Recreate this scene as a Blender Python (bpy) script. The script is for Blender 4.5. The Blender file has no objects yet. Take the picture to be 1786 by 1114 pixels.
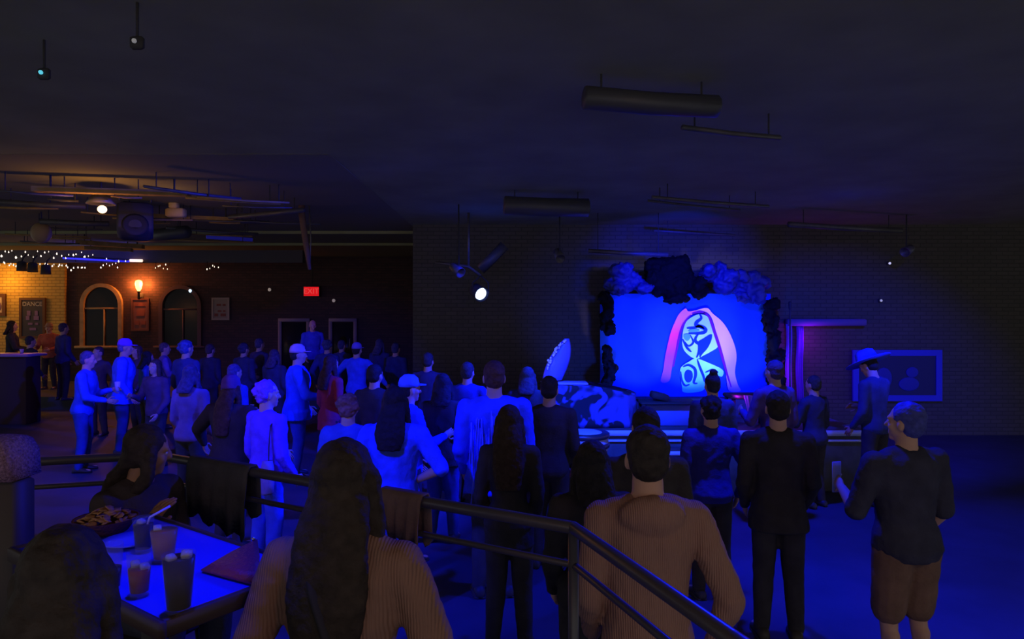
import bpy, math, random
from mathutils import Vector, Matrix, noise
PI = math.pi
RND = random.Random(11)
C = bpy.context.scene.collection
SC = bpy.context.scene

# ------------------------------------------------------------------ camera, world, exposure
W, H, F, HY, CX, EYE = 1786, 1114, 1190.0, 545.0, 893.0, 2.3
def P(px, py, Y):                      # a point of the place seen at that direction, Y metres ahead
    return Vector(((px - CX) / F * Y, Y, EYE - (py - HY) / F * Y))
cam_d = bpy.data.cameras.new('camera'); cam = bpy.data.objects.new('camera', cam_d); C.objects.link(cam)
cam.location = (0, 0, EYE); cam.rotation_euler = (PI / 2, 0, 0)
cam_d.sensor_width = 36; cam_d.lens = F / W * 36; cam_d.shift_y = -(H / 2 - HY) / W
cam_d.clip_start = 0.05
SC.camera = cam
SC.view_settings.view_transform = 'Standard'; SC.view_settings.look = 'None'
SC.view_settings.gamma = 1; SC.view_settings.exposure = 0
SC.view_settings.use_curve_mapping = False
SC.cycles.use_denoising = True
SC.cycles.max_bounces = 6
SC.cycles.sample_clamp_indirect = 3
wd = bpy.data.worlds.new('world'); SC.world = wd; wd.use_nodes = True
wd.node_tree.nodes['Background'].inputs[0].default_value = (1.0, 1.0, 1.0, 1)
wd.node_tree.nodes['Background'].inputs[1].default_value = 0.45

# ------------------------------------------------------------------ lights of the room, some added for effect
BLUE = (0.0022, 0.013, 1.0); PURPLE = (0.13, 0.010, 1.0)
def spot(name, loc, aim, power, col, deg, blend=0.4, rad=0.08):
    d = bpy.data.lights.new(name, 'SPOT'); d.energy = power; d.color = col
    d.spot_size = math.radians(deg); d.spot_blend = blend; d.shadow_soft_size = rad
    o = bpy.data.objects.new(name, d); C.objects.link(o); o.location = loc
    o.rotation_euler = (Vector(aim) - Vector(loc)).to_track_quat('-Z', 'Y').to_euler(); return o
def bulb(name, loc, power, col, rad=0.05):
    d = bpy.data.lights.new(name, 'POINT'); d.energy = power; d.color = col; d.shadow_soft_size = rad
    o = bpy.data.objects.new(name, d); C.objects.link(o); o.location = loc; return o
KEY = Vector((1.9, 7.0, 3.72))
spot('stage_wash_crowd', KEY, (-4.5, 8.4, 0.3), 3000, BLUE, 66, .5)
spot('stage_wash_near', (1.95, 5.25, 3.8), (1.2, 3.7, 0.6), 620, BLUE, 112, .5)
spot('stage_wash_side', KEY + Vector((.6, 0, 0)), (3.7, 6.6, 0.0), 900, BLUE, 80, .7)
spot('house_wash_blue', (-2.4, 2.6, 3.8), (-1.2, 6.4, 0.3), 900, BLUE, 48, .5)
spot('house_wash_left', (-4.6, 5.4, 3.8), (-4.9, 10.2, 0.9), 1250, BLUE, 60, .6)
spot('table_pin_spot', (-0.85, 1.9, 3.88), (-0.98, 2.06, 1.5), 210, BLUE, 30, .5, .03)
spot('purple_wash', (-4.4, 3.6, 3.8), (-2.5, 6.3, 0.9), 230, PURPLE, 34, .7)
spot('purple_far', (-5.6, 6.5, 3.8), (-7.0, 11.6, 1.4), 260, PURPLE, 36, .7)
for _x, _e in ((2.25, 46), (3.15, 70), (3.9, 46)): spot('footlight_white', (_x, 10.75, 0.95), (_x + .05, 12.35, 1.75), _e, (1.0, 0.80, 1.0), 58, .6, .05)
for _x in (1.7, 2.9, 4.1): spot('footlight_blue', (_x, 10.6, 0.95), (_x, 12.35, 1.7), 150, (0.006, 0.05, 1.0), 74, .8, .05)
spot('stage_front_blue', (0.2, 5.6, 3.75), (1.6, 9.2, 0.8), 2000, (0.006, 0.045, 1.0), 40, .7)
spot('drape_blue', (2.7, 9.4, 3.2), (2.9, 12.0, 2.95), 560, BLUE, 62, .6)
spot('wall_blue', (4.3, 5.9, 3.75), (5.5, 11.0, 1.1), 1700, BLUE, 54, .7)
spot('door_purple', (-3.6, 12.4, 3.75), (-4.85, 16.6, 1.7), 150, (.22, .04, 1.0), 15, .6)  # added purple spot that tints the tall man
spot('far_wash', (0.4, 9.4, 3.75), (-2.9, 12.4, 1.25), 420, BLUE, 17, .5)  # added narrow spot to brighten the capped person's sleeves
bulb('pipe_glow', P(1475, 406, 9.6), 2.2, BLUE, .05)  # added point light to turn the pipe blue, no fixture
bulb('pipe_glow_left', P(1095, 452, 10.9), 1.6, BLUE, .05)  # added likewise for the pipe above the stage drape
bulb('warm_fill_bar', (1.6, -1.6, 3.4), 34, (1.0, 0.40, 0.16), .25)  # unseen warm fill added behind the viewer for the near backs
bulb('warm_fill_back', (-2.4, -1.0, 3.2), 9, (1.0, 0.34, 0.12), .25)
bulb('bar_lamp', P(-4, 488, 19.35), 30, (1.0, 0.42, 0.05), .12)
bulb('bar_lamp_low', P(-120, 520, 19.0), 34, (1.0, 0.42, 0.05), .12)
bulb('bar_face_light', P(70, 540, 16.2), 8, (1.0, 0.35, 0.12), .1)
bulb('magenta_ledge', P(1412, 592, 12.45), 7, (0.42, 0.01, 1.0), .05)
bulb('magenta_drape', P(1385, 650, 12.2), 7, (0.35, 0.01, 1.0), .05)
bulb('magenta_prop', P(1285, 690, 9.0), 3, (0.5, 0.01, 1.0), .04)

# ------------------------------------------------------------------ materials
MATS = {}
def mat(name, col, rough=0.85, spec=0.15, metal=0.0, bump=0.0, bscale=60.0, var=0.0, vscale=8.0, emit=None, estr=1.0, trans=0.0, sheen=0.0, alpha=1.0):
    if name in MATS: return MATS[name]
    m = bpy.data.materials.new(name); m.use_nodes = True
    nt = m.node_tree; b = nt.nodes['Principled BSDF']
    b.inputs['Base Color'].default_value = (*col, 1); b.inputs['Roughness'].default_value = rough
    b.inputs['Specular IOR Level'].default_value = spec; b.inputs['Metallic'].default_value = metal
    b.inputs['Transmission Weight'].default_value = trans
    b.inputs['Alpha'].default_value = alpha
    if emit:
        b.inputs['Emission Color'].default_value = (*emit, 1); b.inputs['Emission Strength'].default_value = estr
    tc = nt.nodes.new('ShaderNodeTexCoord')
    if var:
        n = nt.nodes.new('ShaderNodeTexNoise'); n.inputs['Scale'].default_value = vscale; n.inputs['Detail'].default_value = 4
        nt.links.new(tc.outputs['Object'], n.inputs['Vector'])
        r = nt.nodes.new('ShaderNodeValToRGB')
        r.color_ramp.elements[0].position = .3; r.color_ramp.elements[1].position = .7
        r.color_ramp.elements[0].color = (*[c * (1 - var) for c in col], 1); r.color_ramp.elements[1].color = (*[min(1, c * (1 + var)) for c in col], 1)
        nt.links.new(n.outputs['Fac'], r.inputs['Fac']); nt.links.new(r.outputs['Color'], b.inputs['Base Color'])
    if bump:
        n = nt.nodes.new('ShaderNodeTexNoise'); n.inputs['Scale'].default_value = bscale; n.inputs['Detail'].default_value = 3
        nt.links.new(tc.outputs['Object'], n.inputs['Vector'])
        u = nt.nodes.new('ShaderNodeBump'); u.inputs['Strength'].default_value = bump; u.inputs['Distance'].default_value = .01
        nt.links.new(n.outputs['Fac'], u.inputs['Height']); nt.links.new(u.outputs['Normal'], b.inputs['Normal'])
    MATS[name] = m; return m
def brick(name, c1, c2, mortar, scale=1.0, bw=.22, bh=.075):
    m = bpy.data.materials.new(name); m.use_nodes = True; nt = m.node_tree; b = nt.nodes['Principled BSDF']
    tc = nt.nodes.new('ShaderNodeTexCoord'); sp = nt.nodes.new('ShaderNodeSeparateXYZ'); cb = nt.nodes.new('ShaderNodeCombineXYZ')
    ad = nt.nodes.new('ShaderNodeMath'); ad.operation = 'ADD'
    nt.links.new(tc.outputs['Object'], sp.inputs[0]); nt.links.new(sp.outputs['X'], ad.inputs[0]); nt.links.new(sp.outputs['Y'], ad.inputs[1])
    nt.links.new(ad.outputs[0], cb.inputs[0]); nt.links.new(sp.outputs['Z'], cb.inputs[1])
    t = nt.nodes.new('ShaderNodeTexBrick'); t.inputs['Scale'].default_value = scale
    t.inputs['Color1'].default_value = (*c1, 1); t.inputs['Color2'].default_value = (*c2, 1); t.inputs['Mortar'].default_value = (*mortar, 1)
    t.inputs['Brick Width'].default_value = bw; t.inputs['Row Height'].default_value = bh; t.inputs['Mortar Size'].default_value = .008
    nt.links.new(cb.outputs[0], t.inputs['Vector']); nt.links.new(t.outputs['Color'], b.inputs['Base Color'])
    u = nt.nodes.new('ShaderNodeBump'); u.inputs['Strength'].default_value = .6; u.inputs['Distance'].default_value = .01; u.invert = True
    nt.links.new(t.outputs['Fac'], u.inputs['Height']); nt.links.new(u.outputs['Normal'], b.inputs['Normal'])
    b.inputs['Roughness'].default_value = .85; b.inputs['Specular IOR Level'].default_value = .15
    return m
def cloth(col): return mat('cloth_%.3f_%.3f_%.3f' % col, col, .92, .08, bump=.35, bscale=70, var=.18, vscale=9)
def knit(name, col):                   # ribbed wool
    if name in MATS: return MATS[name]
    m = mat(name, col, .95, .05)
    nt = m.node_tree; b = nt.nodes['Principled BSDF']; tc = nt.nodes.new('ShaderNodeTexCoord')
    w = nt.nodes.new('ShaderNodeTexWave'); w.wave_type = 'BANDS'; w.bands_direction = 'X'; w.inputs['Scale'].default_value = 38; w.inputs['Distortion'].default_value = 1.2
    nt.links.new(tc.outputs['Object'], w.inputs['Vector'])
    u = nt.nodes.new('ShaderNodeBump'); u.inputs['Strength'].default_value = .5; u.inputs['Distance'].default_value = .006
    nt.links.new(w.outputs['Fac'], u.inputs['Height']); nt.links.new(u.outputs['Normal'], b.inputs['Normal'])
    return m
def hairmat(col): return mat('hair_%.3f_%.3f_%.3f' % col, col, .75, .18, bump=.8, bscale=45, var=.3, vscale=30)
SKIN = mat('skin_light', (0.55, 0.33, 0.25), .6, .25, var=.05); SKIN2 = mat('skin_tan', (0.34, 0.18, 0.12), .6, .25, var=.05)
EYEM = mat('eye_white', (0.5, 0.5, 0.5), .2, .5)
BLACKM = mat('black_paint', (0.05, 0.05, 0.055), .7, .15, bump=.15)
STEEL = mat('dark_steel', (0.10, 0.09, 0.12), .38, .5, metal=.6)
SHOE = mat('shoe_leather', (0.05, 0.045, 0.04), .5, .3)

# ------------------------------------------------------------------ geometry helpers
class MB:
    def __init__(s): s.v = []; s.f = []
    def add(s, v, f):
        o = len(s.v); s.v += [Vector(q) for q in v]; s.f += [tuple(i + o for i in q) for q in f]; return s
    def loft(s, rings, cap=True, close=True):
        n = len(rings[0]); v = [p for r in rings for p in r]; f = []
        for i in range(len(rings) - 1):
            for j in range(n if close else n - 1):
                k = (j + 1) % n; f.append((i * n + j, i * n + k, (i + 1) * n + k, (i + 1) * n + j))
        if cap: f.append(tuple(range(n - 1, -1, -1))); f.append(tuple((len(rings) - 1) * n + j for j in range(n)))
        return s.add(v, f)
    def box(s, c, d, rot=None):
        x, y, z = [q / 2 for q in d]; c = Vector(c)
        v = [Vector((a, b, e)) for a in (-x, x) for b in (-y, y) for e in (-z, z)]
        if rot: v = [rot @ q for q in v]
        return s.add([q + c for q in v], [(0, 1, 3, 2), (4, 6, 7, 5), (0, 4, 5, 1), (2, 3, 7, 6), (0, 2, 6, 4), (1, 5, 7, 3)])
    def bbox(s, c, d, b=.01, rot=None):    # box with chamfered edges, rounded plan
        x, y, z = [q / 2 for q in d]; b = min(b, x * .9, y * .9, z * .9); c = Vector(c); rings = []
        for zz, ins in ((-z, b), (-z + b, 0), (z - b, 0), (z, b)):
            X, Y = x - ins, y - ins; k = b * .7
            pts = [(X - k, -Y), (X, -Y + k), (X, Y - k), (X - k, Y), (-X + k, Y), (-X, Y - k), (-X, -Y + k), (-X + k, -Y)]
            rings.append([Vector((px, py, zz)) for px, py in pts])
        return s.loft([[(rot @ q if rot else q) + c for q in r] for r in rings])
    def tube(s, pts, rad, n=10, cap=True, flat=1.0):
        pts = [Vector(p) for p in pts]; R = rad if isinstance(rad, (list, tuple)) else [rad] * len(pts); rings = []; prev = None
        for i, p in enumerate(pts):
            t = (pts[min(i + 1, len(pts) - 1)] - pts[max(i - 1, 0)]).normalized()
            u = prev - t * prev.dot(t) if prev is not None else t.orthogonal()
            if u.length < 1e-6: u = t.orthogonal()
            u.normalize(); prev = u; w = t.cross(u)
            rings.append([p + (u * math.cos(2 * PI * j / n) + w * math.sin(2 * PI * j / n) * flat) * R[i] for j in range(n)])
        return s.loft(rings, cap)
    def lathe(s, prof, c=(0, 0, 0), n=20, rot=None):
        c = Vector(c); rings = []
        for r, z in prof:
            rr = [Vector((r * math.cos(2 * PI * j / n), r * math.sin(2 * PI * j / n), z)) for j in range(n)]
            rings.append([(rot @ q if rot else q) + c for q in rr])
        return s.loft(rings)
    def ell(s, c, r, rot=None, n=14, m=9):
        c = Vector(c); r = (r, r, r) if not hasattr(r, '__len__') else r; rings = []
        for i in range(m):
            a = -PI / 2 + PI * (i + .08) / (m - 1 + .16)
            rr = [Vector((r[0] * math.cos(a) * math.cos(2 * PI * j / n), r[1] * math.cos(a) * math.sin(2 * PI * j / n), r[2] * math.sin(a))) for j in range(n)]
            rings.append([(rot @ q if rot else q) + c for q in rr])
        return s.loft(rings)
    def cap(s, a, b, ra, rb, n=12):        # tapered capsule
        a = Vector(a); b = Vector(b); d = b - a; L = d.length
        if L < 1e-6: return s.ell(a, ra)
        t = d / L; pts = []; R = []
        for k in range(4): q = PI / 2 * (k + .25) / 4.25; pts.append(a - t * ra * math.cos(q)); R.append(ra * math.sin(q))
        pts.append(a); R.append(ra); pts.append(b); R.append(rb)
        for k in range(3, -1, -1): q = PI / 2 * (k + .25) / 4.25; pts.append(b + t * rb * math.cos(q)); R.append(rb * math.sin(q))
        return s.tube(pts, R, n)
    def map(s, fn): s.v = [fn(q) for q in s.v]; return s
    def build(s, name, m, parent=None, smooth=True):
        me = bpy.data.meshes.new(name); me.from_pydata([tuple(q) for q in s.v], [], s.f); me.update()
        if m: me.materials.append(m)
        return link(name, me, parent, smooth)
def link(name, me, parent=None, smooth=True):
    if smooth: me.polygons.foreach_set('use_smooth', [True] * len(me.polygons))
    o = bpy.data.objects.new(name, me); C.objects.link(o)
    if parent: o.parent = parent
    return o
def autosmooth(o, deg=35):
    o.data.set_sharp_from_angle(angle=math.radians(deg)); return o
CLOUD = {}
def remesh(mb, voxel, it=3, disp=0.0, dsize=.1, extra=None, disp2=0.0, dsize2=.05):
    me = bpy.data.meshes.new('tmp'); me.from_pydata([tuple(q) for q in mb.v], [], mb.f); me.update()
    o = bpy.data.objects.new('tmp', me); C.objects.link(o)
    r = o.modifiers.new('r', 'REMESH'); r.mode = 'VOXEL'; r.voxel_size = voxel
    if it: k = o.modifiers.new('s', 'SMOOTH'); k.factor = .5; k.iterations = it
    for ds, dp in ((dsize, disp), (dsize2, disp2)):
        if not dp: continue
        if ds not in CLOUD: t = bpy.data.textures.new('cl', 'CLOUDS'); t.noise_scale = ds; t.noise_depth = 2; CLOUD[ds] = t
        d = o.modifiers.new('d', 'DISPLACE'); d.texture = CLOUD[ds]; d.strength = dp; d.mid_level = .5; d.texture_coords = 'GLOBAL'
    dg = bpy.context.evaluated_depsgraph_get(); dg.update()
    new = bpy.data.meshes.new_from_object(o.evaluated_get(dg))
    bpy.data.objects.remove(o); bpy.data.meshes.remove(me)
    if extra and extra.v:
        v = [tuple(q.co) for q in new.vertices]; f = [tuple(p.vertices) for p in new.polygons]; off = len(v)
        v += [tuple(q) for q in extra.v]; f += [tuple(i + off for i in q) for q in extra.f]
        bpy.data.meshes.remove(new); new = bpy.data.meshes.new('tmp'); new.from_pydata(v, [], f); new.update()
    return new
def tag(o, label=None, cat=None, group=None, kind=None):
    if label: o['label'] = label
    if cat: o['category'] = cat
    if group: o['group'] = group
    if kind: o['kind'] = kind
    return o
def empty(name, loc, rz=0, label=None, cat=None, group=None):
    o = bpy.data.objects.new(name, None); C.objects.link(o); o.location = loc; o.rotation_euler = (0, 0, rz); o.empty_display_size = .1
    return tag(o, label, cat, group)
def struct(name, mb, m, smooth=False): return tag(mb.build(name, m, None, smooth), name.replace('_', ' '), None, None, 'structure')
def copy_tree(o, parent=None):
    c = o.copy(); C.objects.link(c)
    if parent: c.parent = parent
    for ch in list(o.children): copy_tree(ch, c)
    return c

# ------------------------------------------------------------------ the room
CZ = 3.95
def Pc(px, py, z=3.76): return P(px, py, min(18.5, (z - EYE) * F / (HY - py)))
YF, YS = 20.0, 12.8                     # far wall, stage wall
def st(name, mb, m, label, cat, smooth=False):
    o = mb.build(name, m, None, smooth); return tag(o, label, cat, None, 'structure')
M_BRICK = brick('brick_dark', (.10, .055, .055), (.07, .045, .048), (.06, .045, .045))
M_YBRICK = brick('brick_yellow', (.62, .42, .12), (.56, .36, .10), (.30, .20, .07), 1, .24, .09)
M_STAGEBRICK = brick('brick_black', (.11, .10, .082), (.095, .088, .072), (.072, .068, .056))
M_FLOOR = mat('floor_concrete', (.065, .07, .10), .6, .2, bump=.1, bscale=6, var=.15, vscale=2)
M_CEIL = mat('ceiling_black', (.33, .34, .17), .95, .03, bump=.3, bscale=5, var=.12, vscale=1.5)
M_PLAT = mat('platform_carpet', (.08, .07, .09), .95, .05, bump=.5, bscale=120, var=.25, vscale=20)
st('floor', MB().box((0, 9, -.1), (40, 26, .2)), M_FLOOR, 'dark concrete dance floor under the crowd', 'floor')
st('ceiling', MB().box((0, 9, 4.05), (40, 26, .2)), M_CEIL, 'black painted ceiling high above the room', 'ceiling')
st('ceiling_bar', MB().box((-11, 13.6, 3.97), (18.2, 13, .046)), mat('ceiling_bar_black', (.26, .255, .15), .95, .03), 'black ceiling panels over the bar side', 'ceiling')  # added darker sheet so the ceiling over the bar stays dim
st('floor_rear', MB().box((-10.5, 18.3, .15), (17, 4.2, .3)), M_FLOOR, 'raised floor of the bar area at the back', 'floor')
st('wall_far', MB().box((-7.3, YF + .1, 2.5), (11.6, .2, 5)), M_BRICK, 'dark red brick wall with two arched windows', 'wall')
st('wall_bar', MB().box((-16.6, YF, 2.5), (7.1, .2, 5)), M_YBRICK, 'yellow painted brick wall of the bar', 'wall')
st('wall_return', MB().box((-1.76, (YS + YF) / 2 + .05, 2.5), (.2, YF - YS + .1, 5)), M_STAGEBRICK, 'side wall beyond the stage corner', 'wall')
st('wall_stage', MB().box((6.1, YS + .1, 2.5), (15.9, .2, 5)), M_STAGEBRICK, 'black brick wall behind the stage', 'wall')
# viewer's raised platform, its edge follows the railing
def prism(pts, z0, z1): return MB().loft([[Vector((x, y, z0)) for x, y in pts], [Vector((x, y, z1)) for x, y in pts]])
st('floor_platform', prism([(-5, 2.25), (-5, -2.5), (2.2, -2.5), (1.0, .2), (.56, 1.5), (.26, 2.32), (-1.75, 3.45)], 0, .6), M_PLAT, 'raised seating platform behind the railing', 'floor')

# stage deck and its lip
M_DECK = mat('stage_deck', (.10, .10, .12), .6, .2, var=.2)
stage = empty('stage', (2.2, 10.6, 0), 0, 'low black stage with white edge strip in front of the blue backdrop', 'stage')
MB().bbox((.1, .1, .39), (4.6, 3.9, .78), .02).build('deck', M_DECK, stage)
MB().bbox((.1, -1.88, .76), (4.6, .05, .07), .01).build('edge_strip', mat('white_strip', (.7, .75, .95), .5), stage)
MB().bbox((.1, -1.87, .66), (4.6, .03, .03), .008).build('edge_strip', MATS['white_strip'], stage)

# ledge and panel on the right, drapes
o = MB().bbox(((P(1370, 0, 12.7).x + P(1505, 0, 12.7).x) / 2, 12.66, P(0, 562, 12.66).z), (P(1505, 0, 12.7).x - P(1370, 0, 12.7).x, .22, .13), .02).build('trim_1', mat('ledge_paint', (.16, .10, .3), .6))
tag(o, 'pale ledge on the wall right of the stage, purple at its left end', 'ledge', None, 'structure')

# doors under the exit sign
M_DFR = mat('door_frame_paint', (.30, .22, .25), .6); M_GLASSD = mat('dark_glass', (.02, .02, .022), .2, .12)
def glazed_door(n, x0, x1, label):
    a, b = P(x0, 555, YF - .04), P(x1, 555, YF - .04); w = b.x - a.x; zt = a.z
    t = empty('door_%d' % n, ((a.x + b.x) / 2, YF - .04, .3), 0, label, 'door'); t['kind'] = 'structure'
    h = zt - .3
    for x in (-w / 2 + .05, w / 2 - .05): MB().bbox((x, -.02, h / 2), (.10, .08, h), .01).build('jamb', M_DFR, t)
    MB().bbox((0, -.02, h - .05), (w, .081, .10), .01).build('head_jamb', M_DFR, t)
    lf = MB().bbox((0, 0, h / 2 - .06), (w - .2, .04, h - .12), .008).build('leaf', M_GLASSD, t)
    MB().tube([(w / 2 - .2, -.05, .9), (w / 2 - .2, -.07, .95), (w / 2 - .2, -.07, 1.2), (w / 2 - .2, -.05, 1.25)], .014).build('handle', STEEL, lf)
glazed_door(1, 486, 541, 'dark glazed door left of the tall man under the exit sign')
glazed_door(2, 574, 623, 'dark glazed door right of the tall man under the exit sign')

# arched windows in the far brick wall
M_REV = mat('arch_reveal', (.45, .30, .16), .8, .1, var=.15); M_REV2 = mat('arch_reveal_dark', (.13, .08, .08), .8, .1)
def arch_pts(w, h, k=14):               # half-round head on straight sides, from (−w/2,0)
    r = w / 2; p = [(-r, 0)] + [(-r * math.cos(PI * i / k), h - r + r * math.sin(PI * i / k)) for i in range(k + 1)] + [(r, 0)]
    return p
def arched_window(n, x0, x1, ytop, ybot, rev, label):
    a, b = P(x0, ytop, YF), P(x1, ybot, YF); w = b.x - a.x; h = a.z - b.z
    t = empty('window_%d' % n, ((a.x + b.x) / 2, YF, b.z), 0, label, 'window'); t['kind'] = 'structure'
    outer = arch_pts(w, h); inner = arch_pts(w - .22, h - .11)
    rings = [[Vector((x, y, z)) for x, z in pts] for pts, y in ((outer, 0), (outer, -.09), (inner, -.09), (inner, .0))]
    MB().loft(rings, cap=False, close=False).build('surround', rev, t, False)
    pts = arch_pts(w - .24, h - .12)
    MB().add([(x, -.012, z) for x, z in pts], [tuple(range(len(pts)))]).build('pane', M_GLASSD, t, False)
    for x in (.06 * w,): MB().box((x, -.03, h * .30), (.035, .04, h * .60)).build('mullion', rev, t)
    MB().box((0, -.03, h * .6), (w - .24, .04, .05)).build('transom', rev, t)
    MB().bbox((0, -.07, -.03), (w + .25, .16, .07), .01).build('sill', rev, t)
arched_window(1, 142, 215, 494, 603, M_REV, 'arched window left of the wall lamp with tan surround')
arched_window(2, 279, 353, 497, 603, M_REV2, 'arched window right of the wall lamp with dark surround')

# posters and picture frames
def text_lines(parent, w, h, m, rows, name='lettering'):
    mb = MB()
    for fy, segs, th in rows:
        for a, b in segs: mb.box(((a + b) / 2 * w, -.036, fy * h), ((b - a) * w, .004, th * h))
    return mb.build(name, m, parent.children[-1], False)
def framed(name, x0, y0, x1, y1, Y, fcol, pcol, fw, label, cat):
    a, b = P(x0, y0, Y), P(x1, y1, Y); w, h = b.x - a.x, a.z - b.z
    t = empty(name, ((a.x + b.x) / 2, Y, (a.z + b.z) / 2), 0, label, cat)
    fm = mat('frame_%.2f_%.2f_%.2f' % fcol, fcol, .6, .2)
    fr = MB()
    for c, d in (((0, -.02, h / 2 - fw / 2), (w, .05, fw)), ((0, -.02, -h / 2 + fw / 2), (w, .05, fw)), ((-w / 2 + fw / 2, -.02, 0), (fw, .049, h - 2 * fw)), ((w / 2 - fw / 2, -.02, 0), (fw, .049, h - 2 * fw))): fr.box(c, d)
    fr.build('frame', fm, t, False)
    MB().box((0, -.01, 0), (w - fw * 1.8, .03, h - fw * 1.8)).build('print', mat('print_%.2f_%.2f_%.2f' % pcol, pcol, .5, .2), t, False)
    return t, w, h
def letters(txt, size, m, parent, loc):
    c = bpy.data.curves.new('lettering', 'FONT'); c.body = txt; c.size = size; c.align_x = 'CENTER'; c.align_y = 'CENTER'; c.extrude = .004
    o = bpy.data.objects.new('lettering', c); C.objects.link(o)
    me = bpy.data.meshes.new_from_object(o.evaluated_get(bpy.context.evaluated_depsgraph_get())); bpy.data.objects.remove(o)
    me.materials.clear(); me.materials.append(m)
    q = bpy.data.objects.new('lettering', me); C.objects.link(q); q.parent = parent.children[1] if len(parent.children) > 1 else parent; q.location = loc; q.rotation_euler = (PI / 2, 0, 0); return q
M_PALE = mat('print_pale', (.42, .40, .45), .7); M_DIMRED = mat('print_red', (.22, .07, .06), .7); M_PUR = mat('print_purple', (.2, .12, .3), .7)
t, w, h = framed('framed_poster', 35, 519, 80, 590, YF - .12, (.13, .06, .03), (.05, .045, .06), .07, 'tall dark framed poster with pale heading on the yellow wall', 'poster')
letters('DANCE', .17, M_PALE, t, (0, -.03, h * .34))
text_lines(t, w, h, M_PUR, [(.12, ((-.2, -.06), (.1, .22)), .12), (.0, ((-.24, -.1), (.06, .26)), .1), (-.14, ((-.16, .02), (.12, .24)), .05), (-.27, ((-.1, .16),), .06)])
t, w, h = framed('framed_picture', -34, 512, 11, 551, YF - .12, (.12, .05, .03), (.55, .45, .35), .10, 'dark framed picture cut by the left edge of view on the yellow wall', 'picture')
MB().ell((.12, -.03, -.05), (.14, .02, .16)).build('image', M_PUR, t)
t, w, h = framed('notice_poster', 370, 519, 401, 558, YF - .02, (.34, .29, .26), (.28, .23, .20), .05, 'pale notice with dark blocks right of the second arched window', 'poster')
text_lines(t, w, h, M_DIMRED, [(.18, ((-.22, .02), (.12, .28)), .09), (-.1, ((-.15, .05), (.14, .28)), .08), (-.27, ((-.34, -.14), (.0, .3)), .13)])
t, w, h = framed('wall_poster', 230, 520, 261, 577, YF - .02, (.15, .06, .05), (.19, .075, .07), .05, 'dim red poster on the brick below the wall lamp', 'poster')
text_lines(t, w, h, M_DIMRED, [(.3, ((-.3, .3),), .08), (.05, ((-.2, .25),), .18), (-.25, ((-.3, -.05), (.05, .3)), .12)])
t, w, h = framed('framed_art', 1486, 610, 1641, 699, YS - .05, (.05, .06, .55), (.03, .035, .10), .11, 'wide blue framed picture on the wall right of the stage', 'picture')
mb = MB(); mb.ell((.28, -.03, .06), (.12, .012, .1)); mb.ell((.22, -.03, -.16), (.2, .012, .13)); mb.ell((-.25, -.03, -.05), (.16, .012, .2)); mb.build('image', mat('art_shape', (.04, .05, .3), .6), t)

# exit sign
a, b = P(530, 500, YF - .2), P(556, 516, YF - .2); w, h = b.x - a.x, a.z - b.z
t = empty('exit_sign', ((a.x + b.x) / 2, YF - .2, (a.z + b.z) / 2), 0, 'small glowing red exit sign above the glazed doors', 'sign')
MB().bbox((0, .05, 0), (w + .05, .1, h + .05), .015).build('housing', BLACKM, t)
MB().box((0, -.003, 0), (w, .012, h)).build('lit_face', mat('exit_red', (.5, .01, .01), .5, emit=(1, .012, .018), estr=.62), t, False)
letters('EXIT', .22, mat('exit_letters', (.8, .1, .1), .5, emit=(1, .09, .08), estr=.62), t, (0, -.012, 0))
MB().tube([(0, .06, h / 2), (0, .06, CZ + .02 - (a.z + b.z) / 2)], .015).build('stem', BLACKM, t)

# wall lamp on the brick
p = P(242, 497, YF - .16)
t = empty('wall_lamp', p, 0, 'glowing orange wall lamp between the arched windows', 'lamp')
MB().lathe([(.03, -.18), (.075, -.1), (.10, .04), (.085, .12), (.03, .15)], (0, 0, 0)).build('lamp_shade', mat('lamp_glow', (.9, .6, .3), .4, emit=(1, .50, .16), estr=3.2), t)
MB().lathe([(.02, -.42), (.035, -.40), (.03, -.22), (.06, -.2), (.05, -.175)], (0, 0, 0)).tube([(0, 0, -.34), (0, .08, -.36), (0, .15, -.34)], .02).build('bracket', BLACKM, t)
MB().bbox((0, .14, -.34), (.12, .03, .22), .01).build('back_plate', BLACKM, t)
for _s in (-1, 1): bulb('wall_lamp_light', p + Vector((_s * .17, -.05, .03)), 40, (1.0, .26, .04), .06)

# bar counter at far left
p0, p1 = P(-60, 616, 14.2), P(66, 616, 14.2)
t = empty('bar_counter', ((p0.x + p1.x) / 2, 14.2, 0), 0, 'bar counter with purple lit top at the far left', 'counter')
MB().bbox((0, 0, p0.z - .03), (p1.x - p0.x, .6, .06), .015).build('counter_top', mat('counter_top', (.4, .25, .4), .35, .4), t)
MB().bbox((-.05, .05, (p0.z - .06) / 2), (p1.x - p0.x - .15, .45, p0.z - .06), .01).build('counter_front', mat('counter_wood', (.08, .05, .05), .7), t)
bulb('counter_purple', P(30, 585, 13.9), 2.0, (.5, .1, 1), .05)
MB().lathe([(.03, 0), (.04, .09), (.037, .09), (.028, .006)], P(38, 616, 14.2)).build('short_glass', mat('glass_clear', (.8, .8, .9), .08, .5, trans=.6)).name = 'short_glass'
tag(bpy.data.objects['short_glass'], 'short glass on the bar counter at far left', 'glass')

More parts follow.
